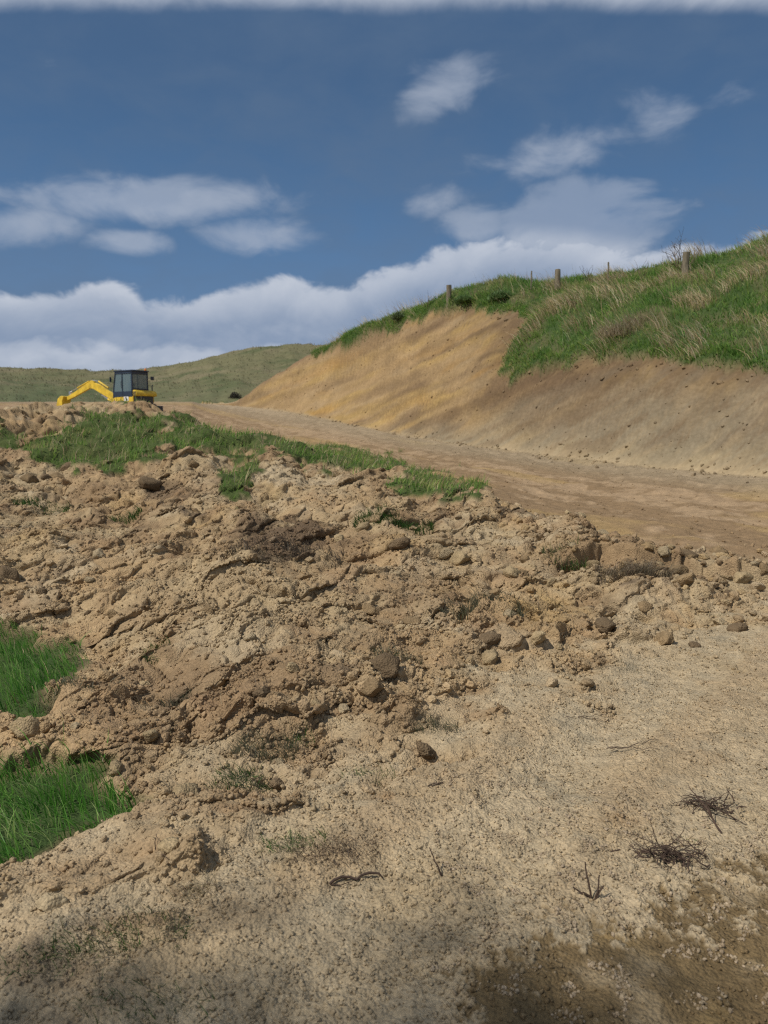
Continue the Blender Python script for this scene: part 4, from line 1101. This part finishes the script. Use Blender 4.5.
# unseen trunk and crown added behind left to shade the frame's bottom
SUN_AZ = rad(-122)     # compass direction of the sun seen from the camera, measured from +Y towards +X
SUN_EL = rad(53)
sdir = Vector((math.sin(SUN_AZ) * math.cos(SUN_EL), math.cos(SUN_AZ) * math.cos(SUN_EL), math.sin(SUN_EL)))

def shade_tree():
    hc = 15.
    L = hc / math.tan(SUN_EL)
    tgt = (-.92, .40)
    x = tgt[0] + math.sin(SUN_AZ) * L; y = tgt[1] + math.cos(SUN_AZ) * L
    g, _, _, _, _ = surf(np.array([math.atan2(x, y)]), np.array([math.hypot(x, y)]))
    z0 = g[0][2]
    e = empty('added_tree', Vector((x, y, z0)))
    tag(e, 'leafy trunk and crown added out of view at left to shade the nearest soil', 'added_tree')
    k = MB(); k.tube([(0, 0, -.3), (.05, .02, 5), (0, .1, 10), (.05, 0, hc - z0 - .5)], [.2, .16, .12, .06], 9)
    for _ in range(12):
        zz = random.uniform(11.6, 14.2); a = random.uniform(0, 6.28)
        branch(k, (0, .05, zz), (math.cos(a), math.sin(a), .5), 1.5, .04, 1)
    k.build('trunk', M_STALK, e)
    n = 13000
    cl_ = R.normal(0, 1, (500, 3)); cl_ /= np.linalg.norm(cl_, axis=1, keepdims=True); cl_ *= (R.random(500) ** .6)[:, None] * np.array([1.9, 1.9, 1.7])
    q = cl_[R.integers(0, 500, n)] + R.normal(0, .22, (n, 3)) + np.array([0, 0, hc - z0])
    nr = R.normal(0, 1, (n, 3)); nr /= np.linalg.norm(nr, axis=1, keepdims=True)
    cc = np.tile([.05, .085, .025], (n, 1)) * R.uniform(.6, 1.4, (n, 1))
    v, f, kk = blades(q, nr, R.uniform(.10, .18, n), R.uniform(.05, .09, n), cc, unit_lean(n, 0, 3), R.uniform(.2, 1.2, n), .5)
    link('crown', np_mesh('crown', v, f, kk, M_GRASS), e)
shade_tree()

# ------------------------------------------------------------------ sun and sky
sl = bpy.data.lights.new('sun', 'SUN'); sl.energy = 3.95; sl.angle = rad(.55); sl.color = (1, .95, .87)
so = bpy.data.objects.new('sun', sl); COL.objects.link(so)
so.rotation_euler = (-sdir).to_track_quat('-Z', 'Y').to_euler(); so.location = sdir * 60

wd = bpy.data.worlds.new('World'); scene.world = wd; wd.use_nodes = True
nt = wd.node_tree; N = nt.nodes; Lk = nt.links
for n in list(N): N.remove(n)
def nd(t, **kw):
    n = N.new(t)
    for k, v in kw.items(): setattr(n, k, v)
    return n
def setin(sock, v):
    if isinstance(v, bpy.types.NodeSocket): Lk.new(v, sock)
    else: sock.default_value = v
def math_(op, a, b=None, c=None, clamp=False):
    n = nd('ShaderNodeMath', operation=op, use_clamp=clamp)
    setin(n.inputs[0], a)
    if b is not None: setin(n.inputs[1], b)
    if c is not None: setin(n.inputs[2], c)
    return n.outputs[0]
def vmath(op, a, b=None, out=0):
    n = nd('ShaderNodeVectorMath', operation=op); setin(n.inputs[0], a)
    if b is not None: setin(n.inputs[1], b)
    return n.outputs[out]
def maprange(v, a, b, c=0., d=1., smooth=True):
    n = nd('ShaderNodeMapRange'); n.interpolation_type = 'SMOOTHSTEP' if smooth else 'LINEAR'
    setin(n.inputs['Value'], v); n.inputs['From Min'].default_value = a; n.inputs['From Max'].default_value = b; n.inputs['To Min'].default_value = c; n.inputs['To Max'].default_value = d
    return n.outputs[0]
def mixcol(f, a, b):
    n = nd('ShaderNodeMix', data_type='RGBA'); setin(n.inputs[0], f); setin(n.inputs[6], a); setin(n.inputs[7], b); return n.outputs[2]
def noise_(vec, scale, detail=6, rough=.55, dist=0.):
    n = nd('ShaderNodeTexNoise'); Lk.new(vec, n.inputs['Vector']); n.inputs['Scale'].default_value = scale; n.inputs['Detail'].default_value = detail; n.inputs['Roughness'].default_value = rough; n.inputs['Distortion'].default_value = dist
    return n.outputs['Fac']
sky = nd('ShaderNodeTexSky', sky_type='NISHITA'); sky.sun_disc = False; sky.sun_elevation = SUN_EL; sky.sun_rotation = SUN_AZ
sky.air_density = 1.0; sky.dust_density = .6; sky.ozone_density = 2.5; sky.altitude = 100
tc = nd('ShaderNodeTexCoord'); sep = nd('ShaderNodeSeparateXYZ'); Lk.new(vmath('NORMALIZE', tc.outputs['Generated']), sep.inputs[0])
azs = math_('DEGREES', math_('ARCTAN2', sep.outputs[0], sep.outputs[1])) if False else math_('MULTIPLY', math_('ARCTAN2', sep.outputs[0], sep.outputs[1]), 57.2958)
els = math_('MULTIPLY', math_('ARCSINE', sep.outputs[2]), 57.2958)
comb = nd('ShaderNodeCombineXYZ'); setin(comb.inputs[0], azs); setin(comb.inputs[1], els); AE = comb.outputs[0]
def sph(px, py):
    x, y, z = ray(px, py); l = math.sqrt(x * x + y * y + z * z)
    return math.degrees(math.atan2(x, y)), math.degrees(math.asin(z / l))
def blob(px, py, wx, wy, rot=0., amt=1.):
    """soft elliptical presence of a cloud, sizes in pixels of the photograph"""
    a, e = sph(px, py)
    v = vmath('SUBTRACT', AE, (a, e, 0))
    if rot:
        n = nd('ShaderNodeVectorRotate', rotation_type='Z_AXIS'); Lk.new(v, n.inputs[0]); n.inputs['Angle'].default_value = rot; v = n.outputs[0]
    v = vmath('MULTIPLY', v, (13.4 / wx * .85, 13.4 / wy * .8, 0))
    return maprange(vmath('LENGTH', v, out=1), 0, 1, amt, 0)
def fac_all(lst):
    r = lst[0]
    for q in lst[1:]: r = math_('MAXIMUM', r, q)
    return r
stretch = vmath('MULTIPLY', AE, (.75, 1.1, 0))
n_big = noise_(stretch, .16, 8, .58, .4)
n_wisp = noise_(vmath('MULTIPLY', AE, (.6, 1.15, 0)), .33, 8, .55, .35)
shift = vmath('ADD', stretch, (-.35, .75, 0))
n_up = noise_(shift, .16, 8, .58, .4)
wisps = fac_all([blob(140, 202, 200, 29, -.07, 1.1), blob(22, 224, 110, 28, -.18, .9), blob(445, 84, 68, 36, -.22, .86), blob(545, 157, 118, 36, -.08, .74), blob(665, 108, 52, 42, 0., .56), blob(255, 236, 85, 26), blob(440, 200, 85, 24, -.2, .62), blob(130, 242, 60, 18), blob(725, 95, 50, 20, 0., .42), blob(480, 225, 60, 30)])
dens_w = maprange(math_('ADD', math_('MULTIPLY', wisps, 1.0), math_('MULTIPLY', math_('SUBTRACT', n_wisp, .5), 1.6)), .27, 1.0)
heavy = maprange(math_('ADD', blob(572, 226, 140, 64), math_('MULTIPLY', math_('SUBTRACT', n_wisp, .5), 1.5)), .32, .95)
# the low bank: its upper edge climbs from left to right
edge_pts = [(-400, 300), (0, 292), (90, 284), (160, 296), (270, 278), (330, 284), (400, 262), (470, 240), (560, 240), (640, 248), (720, 236), (800, 230), (1200, 220)]
ramp = nd('ShaderNodeFloatCurve')
cv = ramp.mapping.curves[0]
a0, a1 = -40., 40.
pp = sorted(sph(*q) for q in edge_pts)
pp = [(a, e) for a, e in pp if a0 < a < a1]
cv.points[0].location = (0, pp[0][1] / 30); cv.points[1].location = (1, pp[-1][1] / 30)
for a, e in pp: cv.points.new((a - a0) / (a1 - a0), e / 30)
ramp.mapping.update()
Lk.new(maprange(azs, a0, a1, 0, 1, False), ramp.inputs['Value'])
top_e = math_('MULTIPLY', ramp.outputs[0], 30.)
below = math_('SUBTRACT', top_e, els)                 # degrees below the upper edge
puff = noise_(vmath('MULTIPLY', AE, (.7, 1.0, 0)), .34, 7, .55, .3)
edge_n = math_('ADD', below, math_('MULTIPLY', math_('SUBTRACT', puff, .5), 4.2))
dens_b = maprange(edge_n, -.1, .75)
lower_gap = maprange(math_('ADD', els, math_('MULTIPLY', math_('SUBTRACT', n_wisp, .5), 7.)), 2.4, 5.6, .72, 1)
gap_left = math_('MULTIPLY', dens_b, lower_gap)
# top band of cloud at the upper edge of the view and overhead
els_flat = math_('ADD', els, math_('MULTIPLY', math_('MULTIPLY', azs, azs), .0036))
top_b = maprange(math_('ADD', els_flat, math_('MULTIPLY', math_('SUBTRACT', n_big, .5), 1.6)), 26.7, 28.1)
top_b = math_('MULTIPLY', top_b, maprange(els, 29.5, 40, 1, .35))
dens = fac_all([math_('MULTIPLY', dens_w, .54), gap_left, math_('MULTIPLY', heavy, .8), math_('MULTIPLY', top_b, .85)])
# thin grey veil that takes the brightness out of the blue
veil_n = noise_(vmath('MULTIPLY', AE, (.3, 1.0, 0)), .09, 5, .5)
veil = maprange(veil_n, .3, .75, .35, .75)
skyc = vmath('MULTIPLY', sky.outputs[0], (1, 1, 1))
deep = mixcol(maprange(els, 10, 26), (.40, 1.38, 3.12, 1), (.56, 1.17, 2.28, 1))
blue = mixcol(.85, skyc, deep)
pale_ = mixcol(maprange(els, 2, 22, .5, 0), blue, (2.1, 3.0, 4.4, 1))
blue2 = mixcol(math_('MULTIPLY', maprange(math_('ADD', math_('MULTIPLY', veil_n, .6), math_('MULTIPLY', n_wisp, .4)), .36, .68), .55), pale_, (1.15, 1.75, 2.75, 1))
# clouds: sunlit heads, grey undersides
lit = maprange(math_('ADD', math_('MULTIPLY', math_('SUBTRACT', n_big, n_up), 3.0), math_('MULTIPLY', math_('SUBTRACT', puff, .5), 1.2)), -.35, .55)
under = maprange(math_('ADD', below, math_('MULTIPLY', math_('SUBTRACT', n_big, .5), 4.)), .4, 3.0, 1, .05)
low_w = maprange(math_('ADD', els, math_('MULTIPLY', math_('SUBTRACT', puff, .5), 3.5)), 5.3, 6.1, .8, 0)
under = math_('MAXIMUM', under, low_w)
litf = math_('ADD', math_('MULTIPLY', under, .72), math_('MULTIPLY', lit, .28), clamp=True)
litf = math_('MULTIPLY', litf, math_('SUBTRACT', 1., math_('MULTIPLY', math_('MULTIPLY', heavy, maprange(below, -1.2, .4, 1, 0)), .82)))
cloudc = mixcol(litf, (2.2, 2.95, 4.3, 1), (5.3, 5.75, 6.6, 1))
allc = mixcol(dens, blue2, cloudc)
bg = nd('ShaderNodeBackground'); Lk.new(allc, bg.inputs[0]); bg.inputs[1].default_value = .10
out = nd('ShaderNodeOutputWorld'); Lk.new(bg.outputs[0], out.inputs[0])

scene.view_settings.view_transform = 'Standard'; scene.view_settings.look = 'None'
scene.view_settings.exposure = 0; scene.view_settings.gamma = 1; scene.view_settings.use_curve_mapping = False
scene.render.engine = 'CYCLES'
scene.cycles.max_bounces = 5; scene.cycles.diffuse_bounces = 2; scene.cycles.transparent_max_bounces = 8
scene.cycles.use_denoising = False
scene.cycles.filter_width = 1.15
